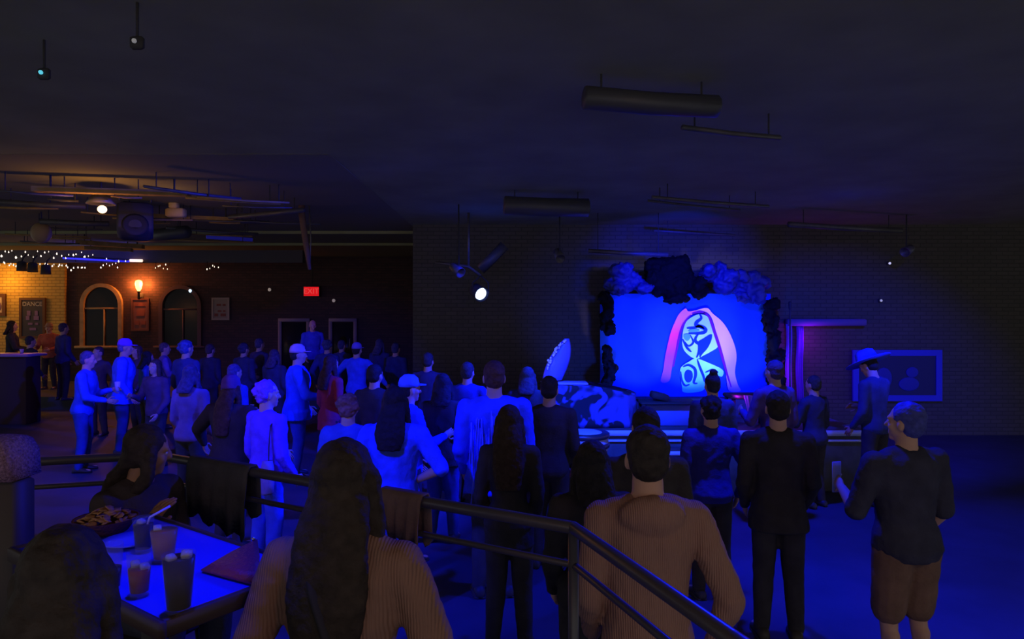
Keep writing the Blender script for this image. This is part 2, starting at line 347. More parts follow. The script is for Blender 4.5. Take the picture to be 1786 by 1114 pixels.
# ------------------------------------------------------------------ ceiling services
M_PIPE = mat('pipe_dark', (.10, .095, .10), .45, .35, metal=.2, var=.2); M_DUCT = mat('duct_grey', (.085, .085, .095), .5, .3, metal=.3, bump=.1, bscale=20)
M_WOOD_WARM = mat('raw_beam', (.34, .22, .09), .85, .1, var=.2)
def pipe(name, a, b, r, m, label, cat='pipe', group=None, hang=True):
    mb = MB().tube([a, a.lerp(b, .5) + Vector((0, 0, -.01)), b], r, 10)
    t = mb.build(name, m); tag(t, label, cat, group)
    if hang:
        for f in (.12, .88):
            q = a.lerp(b, f); MB().tube([q, Vector((q.x, q.y, CZ + .02))], .007, 5).build('hanger', BLACKM, t)
    return t
for i, (a, b, r, lab) in enumerate([
    (Pc(1376, 391, 3.7), Pc(1572, 402, 3.7), .045, 'long blue lit pipe under the ceiling right of the stage'),
    (P(1026, 437, 11.3), P(1165, 444, 11.3), .035, 'blue lit pipe just above the left of the stage drape'),
    (Pc(1138, 344), Pc(1340, 360), .025, 'thin pipe high above the stage, nearest of the ceiling pipes there'),
    (Pc(1130, 350), Pc(1290, 366), .018, 'thin conduit just behind the thin pipe above the stage'),
    (Pc(1140, 402), Pc(1330, 412), .022, 'thin pipe low above the stage opening'),
    (Pc(1190, 222), Pc(1360, 240), .022, 'faint conduit close overhead right of centre'),
    (Pc(250, 325), Pc(420, 347), .02, 'thin pipe running right across the top of the bar ceiling'),
    (Pc(400, 378), Pc(530, 366), .035, 'reddish pipe rising towards the hanging post'),
    (Pc(250, 378), Pc(470, 388), .03, 'pipe right of the hanging loudspeaker, below the yellow box'),
    (Pc(290, 397), Pc(450, 408), .025, 'lower thin pipe over the arched windows'),
    (Pc(0, 352), Pc(150, 360), .04, 'pipe at the far left of the bar ceiling'),
    (Pc(70, 386), Pc(190, 390), .045, 'thick pipe left of the hanging loudspeaker'),
]): pipe('ceiling_pipe', a, b, r, M_PIPE, lab)
pipe('ceiling_duct', Pc(880, 358, 3.74), Pc(1025, 362, 3.74), .13, M_DUCT, 'round duct under the ceiling left of the stage drape', 'duct')
pipe('ceiling_duct', Pc(1020, 170, 3.78), Pc(1250, 186, 3.78), .08, M_DUCT, 'round duct nearest overhead, right of centre', 'duct')
pipe('ceiling_duct', Pc(240, 412, 3.7), Pc(325, 404, 3.7), .11, M_DUCT, 'short duct behind the hanging loudspeaker over the bar', 'duct')
for i, (x0, y0, x1, y1, Y, hh, lab) in enumerate([
    (135, 422, 250, 430, 15.2, .09, 'wooden beam low over the bar, just above the blue light strip'),
    (245, 376, 410, 383, 14.6, .06, 'orange lit wooden beam carrying the yellow box'),
    (60, 330, 330, 338, 11.6, .06, 'dim wooden beam nearest to us over the bar'),
    (150, 432, 230, 436, 15.6, .08, 'short wooden beam right behind the string lights')]):
    a, b = Pc(x0, y0, 3.8 - hh / 2), Pc(x1, y1, 3.8 - hh / 2)
    o = MB().loft([[q + Vector((0, dy, dz)) for dy, dz in ((-.06, -hh / 2), (.06, -hh / 2), (.06, hh / 2), (-.06, hh / 2))] for q in (a, b)]).build('ceiling_beam', M_WOOD_WARM, None, False)
    tag(o, lab, 'beam')
    for f in (.1, .9): q = a.lerp(b, f); MB().tube([q, (q.x, q.y, CZ + .02)], .012, 6).build('hanger', BLACKM, o)
rr = random.Random(21)
for i in range(20):
    x0 = rr.uniform(-20, 420); y0 = rr.uniform(322, 428) ; L = rr.uniform(50, 170); sl = rr.uniform(.01, .07)
    pipe('ceiling_conduit', Pc(x0, y0, 3.72), Pc(x0 + L, y0 + L * sl, 3.72), rr.uniform(.008, .02), M_WOOD_WARM if i % 3 else M_PIPE, 'thin dim conduit among those crowded under the bar ceiling', 'conduit', 'thin conduits under the bar ceiling')  # most conduits get a warm tone standing for orange lamplight
# joists of the ceiling, as parts of it
for y in (13.8, 16.2):
    MB().box((0, y, 3.92), (38, .07, .06)).build('joist', M_CEIL, bpy.data.objects['ceiling'], False)
# lintel over the bar with its fairy lights
o = MB().box(((P(-60, 0, 16.6).x + P(530, 0, 16.6).x) / 2, 16.6, P(0, 449, 16.6).z + .02), (P(530, 0, 16.6).x - P(-60, 0, 16.6).x, .2, .30)).build('trim_2', mat('soffit_black', (.10, .09, .10), .9), None, False)
tag(o, 'dark beam across the bar ceiling carrying fairy lights', 'beam', None, 'structure')
M_BULB = mat('fairy_bulb', (1, .9, .75), .4, emit=(1.0, .86, .68), estr=1.8); M_CABLE = mat('cable_black', (.03, .03, .03), .8)
def fairy(pix, Y, label, rbulb=.022, big=()):
    rbulb *= .68
    pts = [P(x, y, Y) for x, y in pix]
    pts0 = [Vector((pts[0].x - .03, 16.48, P(0, 456, 16.48).z))] + pts + [Vector((pts[-1].x + .03, 16.48, P(0, 456, 16.48).z))]
    t = MB().tube(pts0, .006, 5).build('string_lights', M_CABLE); tag(t, label, 'string lights')
    for i, q in enumerate(pts):
        r = rbulb * RND.uniform(.7, 1.25) * (1.7 if i in big else 1)
        MB().lathe([(r * .3, .02), (r * .9, -.005), (r, -r * .6), (r * .7, -r * 1.5), (r * .1, -r * 1.9)], q, 8).build('bulb', M_BULB, t)
rr = random.Random(4)
fairy([(x + rr.uniform(-2, 2), 441 + x * .03 + rr.uniform(-6, 7)) for x in range(-20, 165, 7)], 16.4, 'upper string of tiny white lights along the bar beam', .02, (3, 7))
fairy([(x + rr.uniform(-2, 2), 461 + x * .045 + rr.uniform(-5, 4)) for x in range(-20, 155, 5)], 16.4, 'lower string of tiny white lights above the yellow wall', .02, (12, 13, 20, 29))
fairy([(176, 466), (180, 462), (186, 460), (191, 463), (196, 461), (202, 459), (205, 466)], 16.4, 'short string of white lights just left above the wall lamp', .018)
fairy([(271, 467), (276, 464), (279, 463), (285, 468), (289, 461), (292, 469)], 16.4, 'short string of white lights above the right arched window', .018)
fairy([(361, 469), (366, 468), (371, 463), (374, 465), (381, 466)], 16.4, 'last short string of white lights above the pale notice', .018)
fairy([(128, 444), (148, 447), (186, 451), (207, 455), (219, 455)], 16.35, 'white lights spaced along the blue light strip', .022)
# blue strip light with a white tube at its end
t = empty('strip_light', P(170, 453, 16.44), 0, 'blue strip light under the bar beam', 'light')
a, b = P(110, 450, 16.44) - t.location, P(226, 456, 16.44) - t.location
MB().tube([a, b], .022, 8).build('tube', mat('blue_tube', (.1, .1, 1), .4, emit=(.03, .03, 1), estr=.8), t)
MB().tube([a + Vector((0, .035, .03)), b + Vector((0, .035, .03))], .03, 6).build('housing', BLACKM, t)
for px in (125, 170, 212): bulb('strip_glow', P(px, 449, 16.1), 2.4, (.03, .03, 1), .05)
t = MB().tube([P(227, 454, 16.42), P(248, 454.5, 16.42)], .035, 10).build('tube_light', mat('white_tube', (1, .8, .8), .4, emit=(1, .62, .5), estr=1.6))
tag(t, 'small glowing white tube light above the wall lamp', 'light'); MB().bbox(P(237, 457, 16.47), (.36, .08, .04), .01).build('housing', M_WOOD_WARM, t)
t = MB().tube([Pc(360, 413, 3.85), Pc(440, 418, 3.85)], .04, 8).build('tube_light', mat('dim_blue_tube', (.1, .1, .5), .4, emit=(.01, .01, .2), estr=.35)); tag(t, 'dim blue tube light over the pale notice', 'light'); q = Pc(400, 415.5, 3.85); MB().tube([q, (q.x, q.y, CZ - .003)], .01, 6).build('stem', BLACKM, t)
# small round spot cans in a row
for i, (x, y, l) in enumerate([(38, 465, 'leftmost'), (57, 467, 'middle'), (80, 471, 'rightmost')]):
    q = P(x, y, 16.15); t = empty('ceiling_spotlight', q, 0, '%s of three small black spotlights under the fairy lights' % l, 'spotlight', 'black spotlights under the fairy lights')
    MB().lathe([(.06, .13), (.10, .10), (.11, -.1), (.095, -.1), (.08, .02)], (0, 0, 0), 14).build('can', BLACKM, t)
    MB().tube([(0, 0, .12), (0, .05, .22), (0, .15, .3)], .018, 6).build('arm', BLACKM, t)
# flaring warm ceiling lamp
q = Pc(176, 363, 3.62); t = empty('ceiling_lamp', q, 0, 'bright warm lamp high over the bar, left of the hanging loudspeaker', 'lamp')
MB().ell((.04, -.04, -.02), (.055, .055, .05)).build('bulb', mat('warm_bulb', (1, .8, .5), .4, emit=(1, .62, .32), estr=2.6), t)
MB().lathe([(.04, .18), (.1, .16), (.17, .05), (.16, .05), (.09, .14)], (0, 0, 0)).build('lamp_shade', M_PIPE, t); MB().tube([(0, 0, .17), (0, 0, CZ + .02 - q.z)], .015, 6).build('stem', BLACKM, t)
bulb('ceiling_lamp_light', q + Vector((.1, -.25, -.24)), 11, (1.0, .42, .10), .06)
q = Pc(307, 371, 3.80); t = empty('junction_box', q, 0, 'yellow lit box on the wooden ceiling beam', 'box')
MB().bbox((0, 0, 0), (.27, .14, .13), .02).build('body', mat('box_yellow', (.75, .55, .22), .6), t); MB().bbox((-.03, 0, .11), (.12, .12, .1), .02).build('cap', MATS['box_yellow'], t)
bulb('box_light', Pc(303, 374, 3.6), 1.2, (1, .5, .12), .05)
# hanging loudspeaker and round globe
q = Pc(236, 386, 3.62); t = empty('hanging_loudspeaker', q, .5, 'black loudspeaker hanging over the bar', 'loudspeaker')
MB().bbox((0, 0, 0), (.46, .42, .46), .05, Matrix.Rotation(-.35, 3, 'X')).build('cabinet', BLACKM, t); MB().lathe([(.16, 0), (.17, .02), (.13, .03), (.05, .0)], (0, -.24, -.08), 20, Matrix.Rotation(PI / 2 - .35, 3, 'X')).build('cone', mat('cone_grey', (.03, .03, .03), .9), t)
for s in (-1, 1): MB().tube([(s * .2, 0, .28), (s * .2, 0, CZ + .02 - q.z)], .012, 6).build('chain', STEEL, t)
q = Pc(72, 406, 3.6); t = MB().ell(q, (.15, .15, .17), None, 20, 13).build('globe_lamp', mat('globe_tan', (.35, .24, .14), .5)); tag(t, 'unlit tan globe hanging above the fairy lights', 'lamp'); MB().tube([q + Vector((0, 0, .16)), (q.x, q.y, CZ + .02)], .012, 6).build('stem', BLACKM, t)
# hanging post right of the bar ceiling
t = empty('hanging_post', P(532, 372, 10.5), 0, 'dark post hanging from the ceiling left of the exit sign', 'post')
a = P(526, 372, 10.5) - t.location; b = P(540, 470, 10.5) - t.location
MB().tube([Vector((a.x, a.y, CZ + .02 - t.location.z)), a, a.lerp(b, .6), b], [.05, .05, .045, .025], 8).build('post', mat('post_wood', (.15, .09, .08), .8), t)
MB().tube([a + Vector((.12, 0, .2)), a + Vector((.14, 0, -.4)), b], .012, 6).build('cable', M_PIPE, t)
# stage spotlight on its pipe
q = P(838, 512, 11.2)
t = empty('stage_spotlight', q, 0, 'bright blue-white stage spotlight hanging left of the stage', 'spotlight')
aim = (Vector((5.2, 1.5, -1.5)) - q).normalized(); rot = aim.to_track_quat('Z', 'Y').to_matrix()
MB().lathe([(.05, -.26), (.11, -.2), (.125, .05), (.115, .05), (.1, -.02)], (0, 0, 0), 20, rot).build('can', BLACKM, t)
MB().lathe([(.02, .012), (.10, .01), (.102, .0), (.02, -.005)], (0, 0, 0), 24, rot).build('lens', mat('spot_lens', (.9, .95, 1), .3, emit=(.62, .80, 1), estr=3.5), t)
for s in (-1, 1): MB().tube([(s * .13, 0, 0), (s * .13, .05, .18), (0, .08, .3)], .012, 6).build('yoke', BLACKM, t)
MB().tube([(0, .08, .3), (-.2, .08, .45), (-.75, .1, .52)], .025, 8).build('arm', M_PIPE, t); MB().tube([(-.2, .08, .45), (-.2, .08, CZ + .02 - q.z)], .02, 8).build('stem', M_PIPE, t)
bulb('spot_halo', q + aim * .22, 1.5, (.03, .1, 1), .06)
for (x, y, Y, lab) in [(800, 473, 10.4, 'small blue lit spotlight can up left of the bright stage spotlight'), (976, 448, 11.0, 'dark spotlight can hanging over the covered table'), (1581, 438, 11.5, 'small spotlight can far right above the framed picture')]:
    q = P(x, y, Y); t = empty('stage_spotlight', q, 0, lab, 'spotlight')
    rot = (Vector((1.5, 8, 1)) - q).to_track_quat('Z', 'Y').to_matrix()
    MB().lathe([(.04, -.2), (.07, -.16), (.085, .06), (.075, .06), (.06, 0)], (0, 0, 0), 16, rot).build('can', M_PIPE, t)
    MB().tube([(0, 0, .05), (0, 0, CZ + .02 - q.z)], .012, 6).build('stem', BLACKM, t)
bulb('can_glow', P(806, 466, 10.8), 3, BLUE, .05)
q = P(862, 447, 11.6); t = pipe('ceiling_duct', P(838, 470, 11.6), P(880, 428, 11.6), .09, M_DUCT, 'slanted blue lit duct above the bright stage spotlight', 'duct', None, False); bulb('duct_glow', P(850, 440, 11.0), 3, (.006, .05, 1), .05)
# tiny indicator lights near the ceiling; the window one is a reflection built as a glowing dot
for (x, y, Y, col, e, lab) in [(71, 126, 4.1, (.1, .55, .7), .5, 'tiny teal light on the ceiling top left'), (234, 71, 3.6, (.5, .5, .5), .12, 'tiny faint white light on the ceiling top left'), (470, 505, 19.92, (.6, .5, .45), .15, 'tiny faint light left of the exit sign'), (582, 524, 19.92, (.6, .5, .5), .12, 'tiny faint light right of the exit sign'), (1552, 459, 12.74, (.5, .5, .8), .5, 'tiny white light high on the right wall'), (1537, 524, 12.74, (.5, .5, .6), .25, 'tiny faint light above the framed picture'), (332, 507, 19.92, (.5, .75, 1), 1.0, 'small bluish reflection light in the right arched window')]:
    q = P(x, y, Y); t = empty('indicator_light', q, 0, lab, 'light')
    MB().ell((0, 0, 0), .024 if 6 < Y < 19.7 else .013 if Y < 6 else .05, None, 8, 6).build('lens', mat('ind_%d' % x, col, .4, emit=col, estr=e * 2), t)
    MB().bbox((0, .03, 0), (.07, .03, .07), .01).build('housing', BLACKM, t)
    if Y < 10: MB().tube([(0, .03, .03), (0, .03, CZ + .02 - q.z)], .008, 5).build('stem', BLACKM, t)

# ------------------------------------------------------------------ backdrop with its painted face
YB = 12.35
a, b = P(1047, 512, YB), P(1344, 700, YB)
bd = empty('stage_backdrop', ((a.x + b.x) / 2, YB, .78), 0, 'blue cloth backdrop painted with a long haired face behind the stage', 'backdrop')
w2 = (b.x - a.x) / 2; zt = a.z - .78
n = 60; rows = 12; mb = MB(); vs = []; fs = []
for side in (0, 1):
    for r in range(rows + 1):
        for i in range(n + 1):
            x = -w2 + 2 * w2 * i / n
            vs.append((x, .012 * math.sin(x * 7.3) + .008 * math.sin(x * 17 + 1) + .02 * side, zt * r / rows))
    o0 = side * (n + 1) * (rows + 1)
    for r in range(rows):
        for i in range(n):
            q = o0 + r * (n + 1) + i; f = (q, q + 1, q + n + 2, q + n + 1); fs.append(f if side == 0 else f[::-1])
mb.add(vs, fs); M_BD = mat('backdrop_blue', (.006, .065, .9), .85, .1, var=.08, vscale=3); mb.build('cloth', M_BD, bd)
def ramp_mat(name, z0, z1, cols):
    m = mat(name, cols[0][1], .8, .1); nt = m.node_tree; b_ = nt.nodes['Principled BSDF']
    tc = nt.nodes.new('ShaderNodeTexCoord'); sp = nt.nodes.new('ShaderNodeSeparateXYZ'); mr = nt.nodes.new('ShaderNodeMapRange'); cr = nt.nodes.new('ShaderNodeValToRGB')
    mr.inputs['From Min'].default_value = z0; mr.inputs['From Max'].default_value = z1
    nt.links.new(tc.outputs['Object'], sp.inputs[0]); nt.links.new(sp.outputs['Z'], mr.inputs['Value']); nt.links.new(mr.outputs[0], cr.inputs['Fac']); nt.links.new(cr.outputs['Color'], b_.inputs['Base Color'])
    while len(cr.color_ramp.elements) < len(cols): cr.color_ramp.elements.new(.5)
    for e, (p, c) in zip(cr.color_ramp.elements, cols): e.position = p; e.color = (*c, 1)
    return m
def smooth_loop(p, closed=True, k=4):
    n = len(p); out = []
    for i in range(n if closed else n - 1):
        a, b, c, d = (Vector(p[(i + j) % n] if closed else p[max(0, min(n - 1, i + j))]) for j in (-1, 0, 1, 2))
        for s in range(k):
            t = s / k; q = .5 * (2 * b + (c - a) * t + (2 * a - 5 * b + 4 * c - d) * t * t + (3 * b - a - 3 * c + d) * t ** 3); out.append((q.x, q.y))
    return out + ([] if closed else [tuple(p[-1])])
def art(name, pix, m, off, thick=.004, sm=True):
    if sm: pix = smooth_loop(pix)
    pts = [P(1130 + x * .1616, 520 + y * .1616, YB - off) - bd.location for x, y in pix]
    k = MB().loft([[q + Vector((0, thick, 0)) for q in pts], pts]); return k.build(name, m, bd, False)
def stroke(name, pix, wd, m, off):
    pts = [Vector(p).to_3d() for p in smooth_loop(pix, False)]; L = []; Rr = []
    for i, p in enumerate(pts):
        t_ = (pts[min(i + 1, len(pts) - 1)] - pts[max(i - 1, 0)]).normalized(); nrm = Vector((-t_.y, t_.x, 0)); k = wd * (.35 + .65 * math.sin(PI * (i + .5) / len(pts)))
        L.append(p + nrm * k); Rr.append(p - nrm * k)
    return art(name, [(q.x, q.y) for q in L + Rr[::-1]], m, off, .004, False)
M_PINK = ramp_mat('paint_pink', .15, 1.45, [(0, (.25, .12, .95)), (.45, (.35, .06, .95)), (.75, (1, .05, .80)), (1, (1, .25, .50))])
M_LAV = ramp_mat('paint_lavender', .0, 1.45, [(0, (.25, .10, .9)), (.3, (.55, .42, .95)), (.7, (.80, .52, .80)), (1, (.95, .55, .80))])
M_FACE = ramp_mat('paint_face', .05, 1.3, [(0, (.06, .85, .85)), (.45, (.26, 1.0, .80)), (.75, (.42, 1.0, .62)), (1, (.34, .85, .62))])
M_LINE = mat('paint_line', (.004, .045, .5), .8, .1); M_VIO = mat('paint_violet', (.14, .01, .45), .8, .1); M_CYAN = mat('paint_cyan', (.08, .45, .9), .8, .1)
art('painted_hair', [(405, 110), (330, 180), (260, 330), (220, 470), (185, 640), (165, 780), (140, 900), (230, 890), (262, 740), (300, 560), (340, 400), (400, 255), (470, 180), (530, 150), (540, 128), (440, 142)], M_PINK, .040)
art('painted_hair', [(520, 130), (640, 105), (700, 165), (800, 250), (880, 370), (940, 520), (957, 640), (940, 800), (970, 930), (1000, 1000), (880, 1000), (850, 880), (835, 740), (790, 560), (745, 400), (700, 240), (645, 158), (560, 148), (530, 150)], M_LAV, .046)
art('painted_face', [(520, 180), (425, 240), (388, 320), (372, 420), (378, 530), (430, 605), (520, 655), (600, 618), (690, 570), (755, 520), (748, 430), (700, 290), (650, 205), (590, 175)], M_FACE, .040)
art('painted_face', [(525, 655), (440, 685), (362, 740), (345, 820), (368, 950), (380, 1010), (480, 1018), (600, 990), (610, 900), (575, 790)], M_FACE, .040)
art('painted_face', [(540, 660), (640, 690), (805, 770), (800, 845), (740, 830), (660, 830), (610, 880), (575, 770)], M_FACE, .042)
for pix, wd in ([(465, 182), (390, 270), (345, 390), (310, 560), (275, 740)], 12), ([(600, 150), (660, 200), (705, 320), (755, 470), (800, 620), (850, 800), (900, 960)], 16), ([(480, 165), (560, 145), (640, 160)], 12): stroke('painted_strand', pix, wd, M_VIO, .052)
for pix, wd in ([(560, 170), (578, 215), (530, 258), (520, 292), (580, 310), (625, 340), (600, 372), (520, 380), (440, 378)], 20), ([(420, 322), (500, 318), (560, 300), (610, 330)], 14), ([(545, 385), (515, 430), (520, 470), (555, 500), (550, 580), (525, 640)], 17), ([(455, 395), (480, 440), (490, 480), (440, 515), (400, 470)], 10), ([(375, 440), (420, 530), (470, 580)], 13), ([(380, 740), (440, 720), (505, 760), (515, 830), (495, 910), (535, 918)], 16), ([(535, 665), (560, 740), (600, 840), (610, 900)], 14), ([(355, 790), (365, 880), (400, 940), (450, 930)], 12), ([(620, 800), (700, 770), (760, 800)], 10): stroke('painted_line', pix, wd, M_LINE, .054)
art('painted_line', [(688, 388), (640, 410), (585, 445), (540, 475), (550, 540), (560, 640), (590, 600), (640, 545), (675, 480), (692, 425)], M_LINE, .053)
art('painted_line', [(430, 770), (400, 800), (395, 860), (420, 905), (460, 900), (485, 850), (475, 790)], M_LINE, .053)
art('painted_streak', [(440, 345), (500, 330), (560, 345), (510, 362), (450, 362)], M_CYAN, .056)
art('painted_streak', [(385, 395), (440, 385), (460, 420), (430, 460), (395, 440)], M_CYAN, .056)

# crumpled cloth swags round the stage opening
M_SWAG_BLUELIT = mat('swag_cloth', (.035, .05, .24), .5, .35, bump=.5, bscale=20); M_SWAGK = mat('swag_black', (.012, .012, .014), .8, .1, bump=.3, bscale=20)  # black cloth; first copy has the blue light tinted into its colour
def swag(name, blobs, Y, m, label, disp=.16, ds=.18, vox=.03, seed=1):
    rr = random.Random(seed); mb = MB()
    for x, y, rx, ry in blobs:
        for k in range(5):
            q = P(x + rr.uniform(-.5, .5) * rx, y + rr.uniform(-.5, .5) * ry, Y + rr.uniform(-.12, .12)); s = Y / F
            mb.ell(q, (rx * s * .7, .16, ry * s * .7), Matrix.Rotation(rr.uniform(-.6, .6), 3, 'Y'))
    me = remesh(mb, vox, 1, disp, ds, None, .09, .055); me.materials.append(m); o = link(name, me, None, True); return tag(o, label, 'drape')
swag('draped_cloth', [(1068, 498, 22, 14), (1092, 484, 26, 22), (1118, 500, 20, 12), (1080, 472, 14, 10)], 11.9, M_SWAG_BLUELIT, 'crumpled blue lit cloth at the top left of the stage opening', seed=2)
swag('draped_cloth', [(1235, 478, 18, 14), (1262, 492, 24, 20), (1295, 486, 26, 22), (1325, 500, 22, 18), (1310, 516, 26, 8), (1255, 466, 12, 8)], 11.9, M_SWAG_BLUELIT, 'crumpled blue lit cloth at the top right of the stage opening', seed=3)
swag('draped_cloth', [(1140, 495, 14, 24), (1165, 490, 24, 34), (1195, 492, 24, 32), (1218, 500, 14, 20), (1180, 470, 50, 18), (1180, 522, 26, 6)], 12.0, M_SWAGK, 'black cloth hanging in the middle of the stage top', .08, seed=4)
swag('draped_cloth', [(1056, 520, 10, 12), (1060, 548, 9, 26), (1064, 575, 8, 14), (1058, 610, 6, 20), (1064, 640, 8, 20), (1056, 665, 8, 14)], 11.9, M_SWAGK, 'black ragged drape down the left side of the stage', .12, .14, seed=5)
swag('draped_cloth', [(1348, 530, 12, 14), (1344, 560, 10, 24), (1350, 595, 9, 20), (1352, 630, 12, 26), (1354, 670, 13, 26), (1360, 700, 14, 20)], 11.9, M_SWAGK, 'black ragged drape down the right side of the stage', .12, .14, seed=6)
def strip(x0, x1, y0, y1, Y, m, label):
    rings = []
    for k in range(13):
        py = y0 + (y1 - y0) * k / 12; g = 1.2 * math.sin(k * .7); A, B = P(x0 + g, py, Y), P(x1 + g * .6, py, Y); n_ = 14
        row = [A.lerp(B, i / n_) + Vector((0, .03 * math.sin(i * 1.7), 0)) for i in range(n_ + 1)]
        rings.append(row + [q + Vector((0, .015, 0)) for q in row[::-1]])
    return tag(MB().loft(rings).build('draped_cloth', m), label, 'drape')
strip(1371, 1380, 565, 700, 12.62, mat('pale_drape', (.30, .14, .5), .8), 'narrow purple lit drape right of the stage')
strip(1389, 1400, 566, 700, 12.64, mat('violet_drape', (.14, .06, .4), .8), 'second narrow drape right of the purple lit one')
# microphone stand by the drape
t = empty('microphone_stand', (P(1383, 0, 12.0).x - .05, 12.0, 0), 0, 'tall thin stand rising beside the purple drape', 'stand')
z = P(0, 538, 12.0).z
MB().tube([(0, 0, .05), (0, 0, z)], .016, 8).build('pole', M_PIPE, t); MB().lathe([(.16, 0), (.16, .03), (.03, .06)], (0, 0, 0)).build('base', BLACKM, t); MB().cap((0, 0, z), (0, 0, z + .1), .025, .03).build('microphone', BLACKM, t)

# table covered by blotched cloth, left of the stage front
def camo(name):
    m = mat(name, (.03, .03, .05), .8, .1); nt = m.node_tree; b_ = nt.nodes['Principled BSDF']
    tc = nt.nodes.new('ShaderNodeTexCoord'); nz = nt.nodes.new('ShaderNodeTexNoise'); nz.inputs['Scale'].default_value = 3.4; nz.inputs['Detail'].default_value = 1.5; nz.inputs['Distortion'].default_value = 1.6
    cr = nt.nodes.new('ShaderNodeValToRGB'); cr.color_ramp.elements[0].position = .50; cr.color_ramp.elements[1].position = .58
    cr.color_ramp.elements[0].color = (.03, .035, .06, 1); cr.color_ramp.elements[1].color = (.10, .12, .55, 1)
    nt.links.new(tc.outputs['Object'], nz.inputs['Vector']); nt.links.new(nz.outputs['Fac'], cr.inputs['Fac']); nt.links.new(cr.outputs['Color'], b_.inputs['Base Color']); return m
YT = 9.35; a, b = P(948, 668, YT), P(1106, 668, YT); wT = b.x - a.x; zT = a.z
t = empty('covered_table', ((a.x + b.x) / 2, YT, .783), 0, 'table under dark blotched cloth at the left of the stage', 'table')
hT = zT - .78; rings = []
for k in range(9):
    f = k / 8; z = hT * (1 - f); ring = []
    for j in range(64):
        an = 2 * PI * j / 64; c_, s_ = math.cos(an), math.sin(an); e = .5
        x = math.copysign(abs(c_) ** e, c_) * wT / 2; y = math.copysign(abs(s_) ** e, s_) * .36
        g = 1 + f * (.05 + .05 * math.sin(an * 11)); sl = -.25 * max(0, x / wT) * (1 - f) if x > 0 else 0
        ring.append(Vector((x * g, y * g, z + sl)))
    rings.append(ring)
MB().loft(rings).build('cloth', camo('blotched_cloth'), t)
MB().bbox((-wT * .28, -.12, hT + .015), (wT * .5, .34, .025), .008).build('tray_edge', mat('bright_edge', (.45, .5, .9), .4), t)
# curved shiny prop on the covered table
o = MB(); rings = []
for k in range(12):
    f = k / 11; px0 = 946 + 3 * math.sin(f * 3) + 38 * f ** 2.2; px1 = 980 + 16 * math.sin(f * 2.2) - 0 * f; py = 668 - 72 * f
    A, B = P(px0, py, YT - .05), P(max(px1, px0 + 5), py, YT - .05); cc = (A + B) / 2; rx = (B.x - A.x) / 2
    rings.append([cc + Vector((rx * math.cos(q), .11 * (1 - .5 * f) * math.sin(q), 0)) for q in [2 * PI * j / 16 for j in range(16)]])
o.loft(rings); o = o.build('curved_prop', mat('prop_blue', (.12, .16, .75), .35, .5, bump=.4, bscale=25)); tag(o, 'curved glossy blue prop with sparkling edge standing on the covered table', 'prop')
o.location.z += .045
rr = random.Random(3); mb = MB()
for k in range(26):
    f = rr.uniform(.25, .98); px0 = 946 + 3 * math.sin(f * 3) + 38 * f ** 2.2 + rr.uniform(0, 6); mb.ell(P(px0, 668 - 72 * f, YT - .13), rr.uniform(.008, .022), None, 6, 5)
mb.build('sequin_trim', mat('sequin', (.85, .87, 1), .15, .8, emit=None), o)
bulb('prop_light', P(935, 620, 8.9), 3.0, (.10, .14, 1), .04)

# white fronted keyboard table in the middle, its instrument and a dark box
YK = 9.2; t = empty('keyboard_table', (P(1170, 0, YK).x, YK, .783), 0, 'narrow white fronted table at the middle of the stage', 'table')
a, b = P(1114, 698, YK) - t.location, P(1212, 698, YK) - t.location
MB().bbox(((a.x + b.x) / 2, 0, a.z - .02), (b.x - a.x, .4, .035), .01).build('table_top', BLACKM, t)
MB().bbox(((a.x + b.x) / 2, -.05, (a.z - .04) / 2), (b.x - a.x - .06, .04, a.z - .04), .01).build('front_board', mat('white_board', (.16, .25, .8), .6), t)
for s in (a.x + .05, b.x - .05): MB().box((s, .15, (a.z - .04) / 2), (.04, .04, a.z - .04)).build('leg', BLACKM, t)
q = P(1150, 689, YK); t = empty('mixer', q, 0, 'small dark mixer on the white fronted table', 'mixer')
q2 = a.z
MB().bbox((0, 0, .01), (.22, .24, .09), .015, Matrix.Rotation(.25, 3, 'Y')).build('body', BLACKM, t); k = MB()
for i in range(5): k.lathe([(.008, 0), (.007, .02)], (-.07 + i * .035, -.05, .06 - i * .009), 8)
k.build('knobs', STEEL, t)
t.location.z = .78 + q2 + .05
# magenta lit cloth and table on the right
YM = 9.2; t = empty('side_table', (P(1300, 0, YM).x, YM, .783), 0, 'dark table with magenta lit cloth at the right of the stage', 'table')
a, b = P(1268, 690, YM) - t.location, P(1338, 690, YM) - t.location
MB().bbox(((a.x + b.x) / 2, 0, a.z), (b.x - a.x, .4, .05), .012).build('table_top', BLACKM, t)
for s in (a.x + .04, b.x - .04):
    for y in (-.15, .15): MB().box((s, y, a.z / 2), (.04, .04, a.z)).build('leg', BLACKM, t)
rings = []
for k in range(7):
    f = k / 6; xa = P(1288 + 12 * f, 0, YM).x - t.location.x; xb = P(1312 - 6 * f, 0, YM).x - t.location.x; z = a.z + .03 - f * .36
    rings.append([Vector((xa + (xb - xa) * j / 10, -.22 + .02 * math.sin(j * 1.9) + d, z)) for d in (0,) for j in range(11)] + [Vector((xa + (xb - xa) * j / 10, -.205 + .02 * math.sin(j * 1.9), z)) for j in range(10, -1, -1)])
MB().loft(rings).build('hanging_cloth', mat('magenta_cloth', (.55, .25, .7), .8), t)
q = P(1263, 705, 9.0); t = empty('round_lamp', (q.x, q.y, .78), 0, 'small round purple lamp at the foot of the side table', 'lamp')
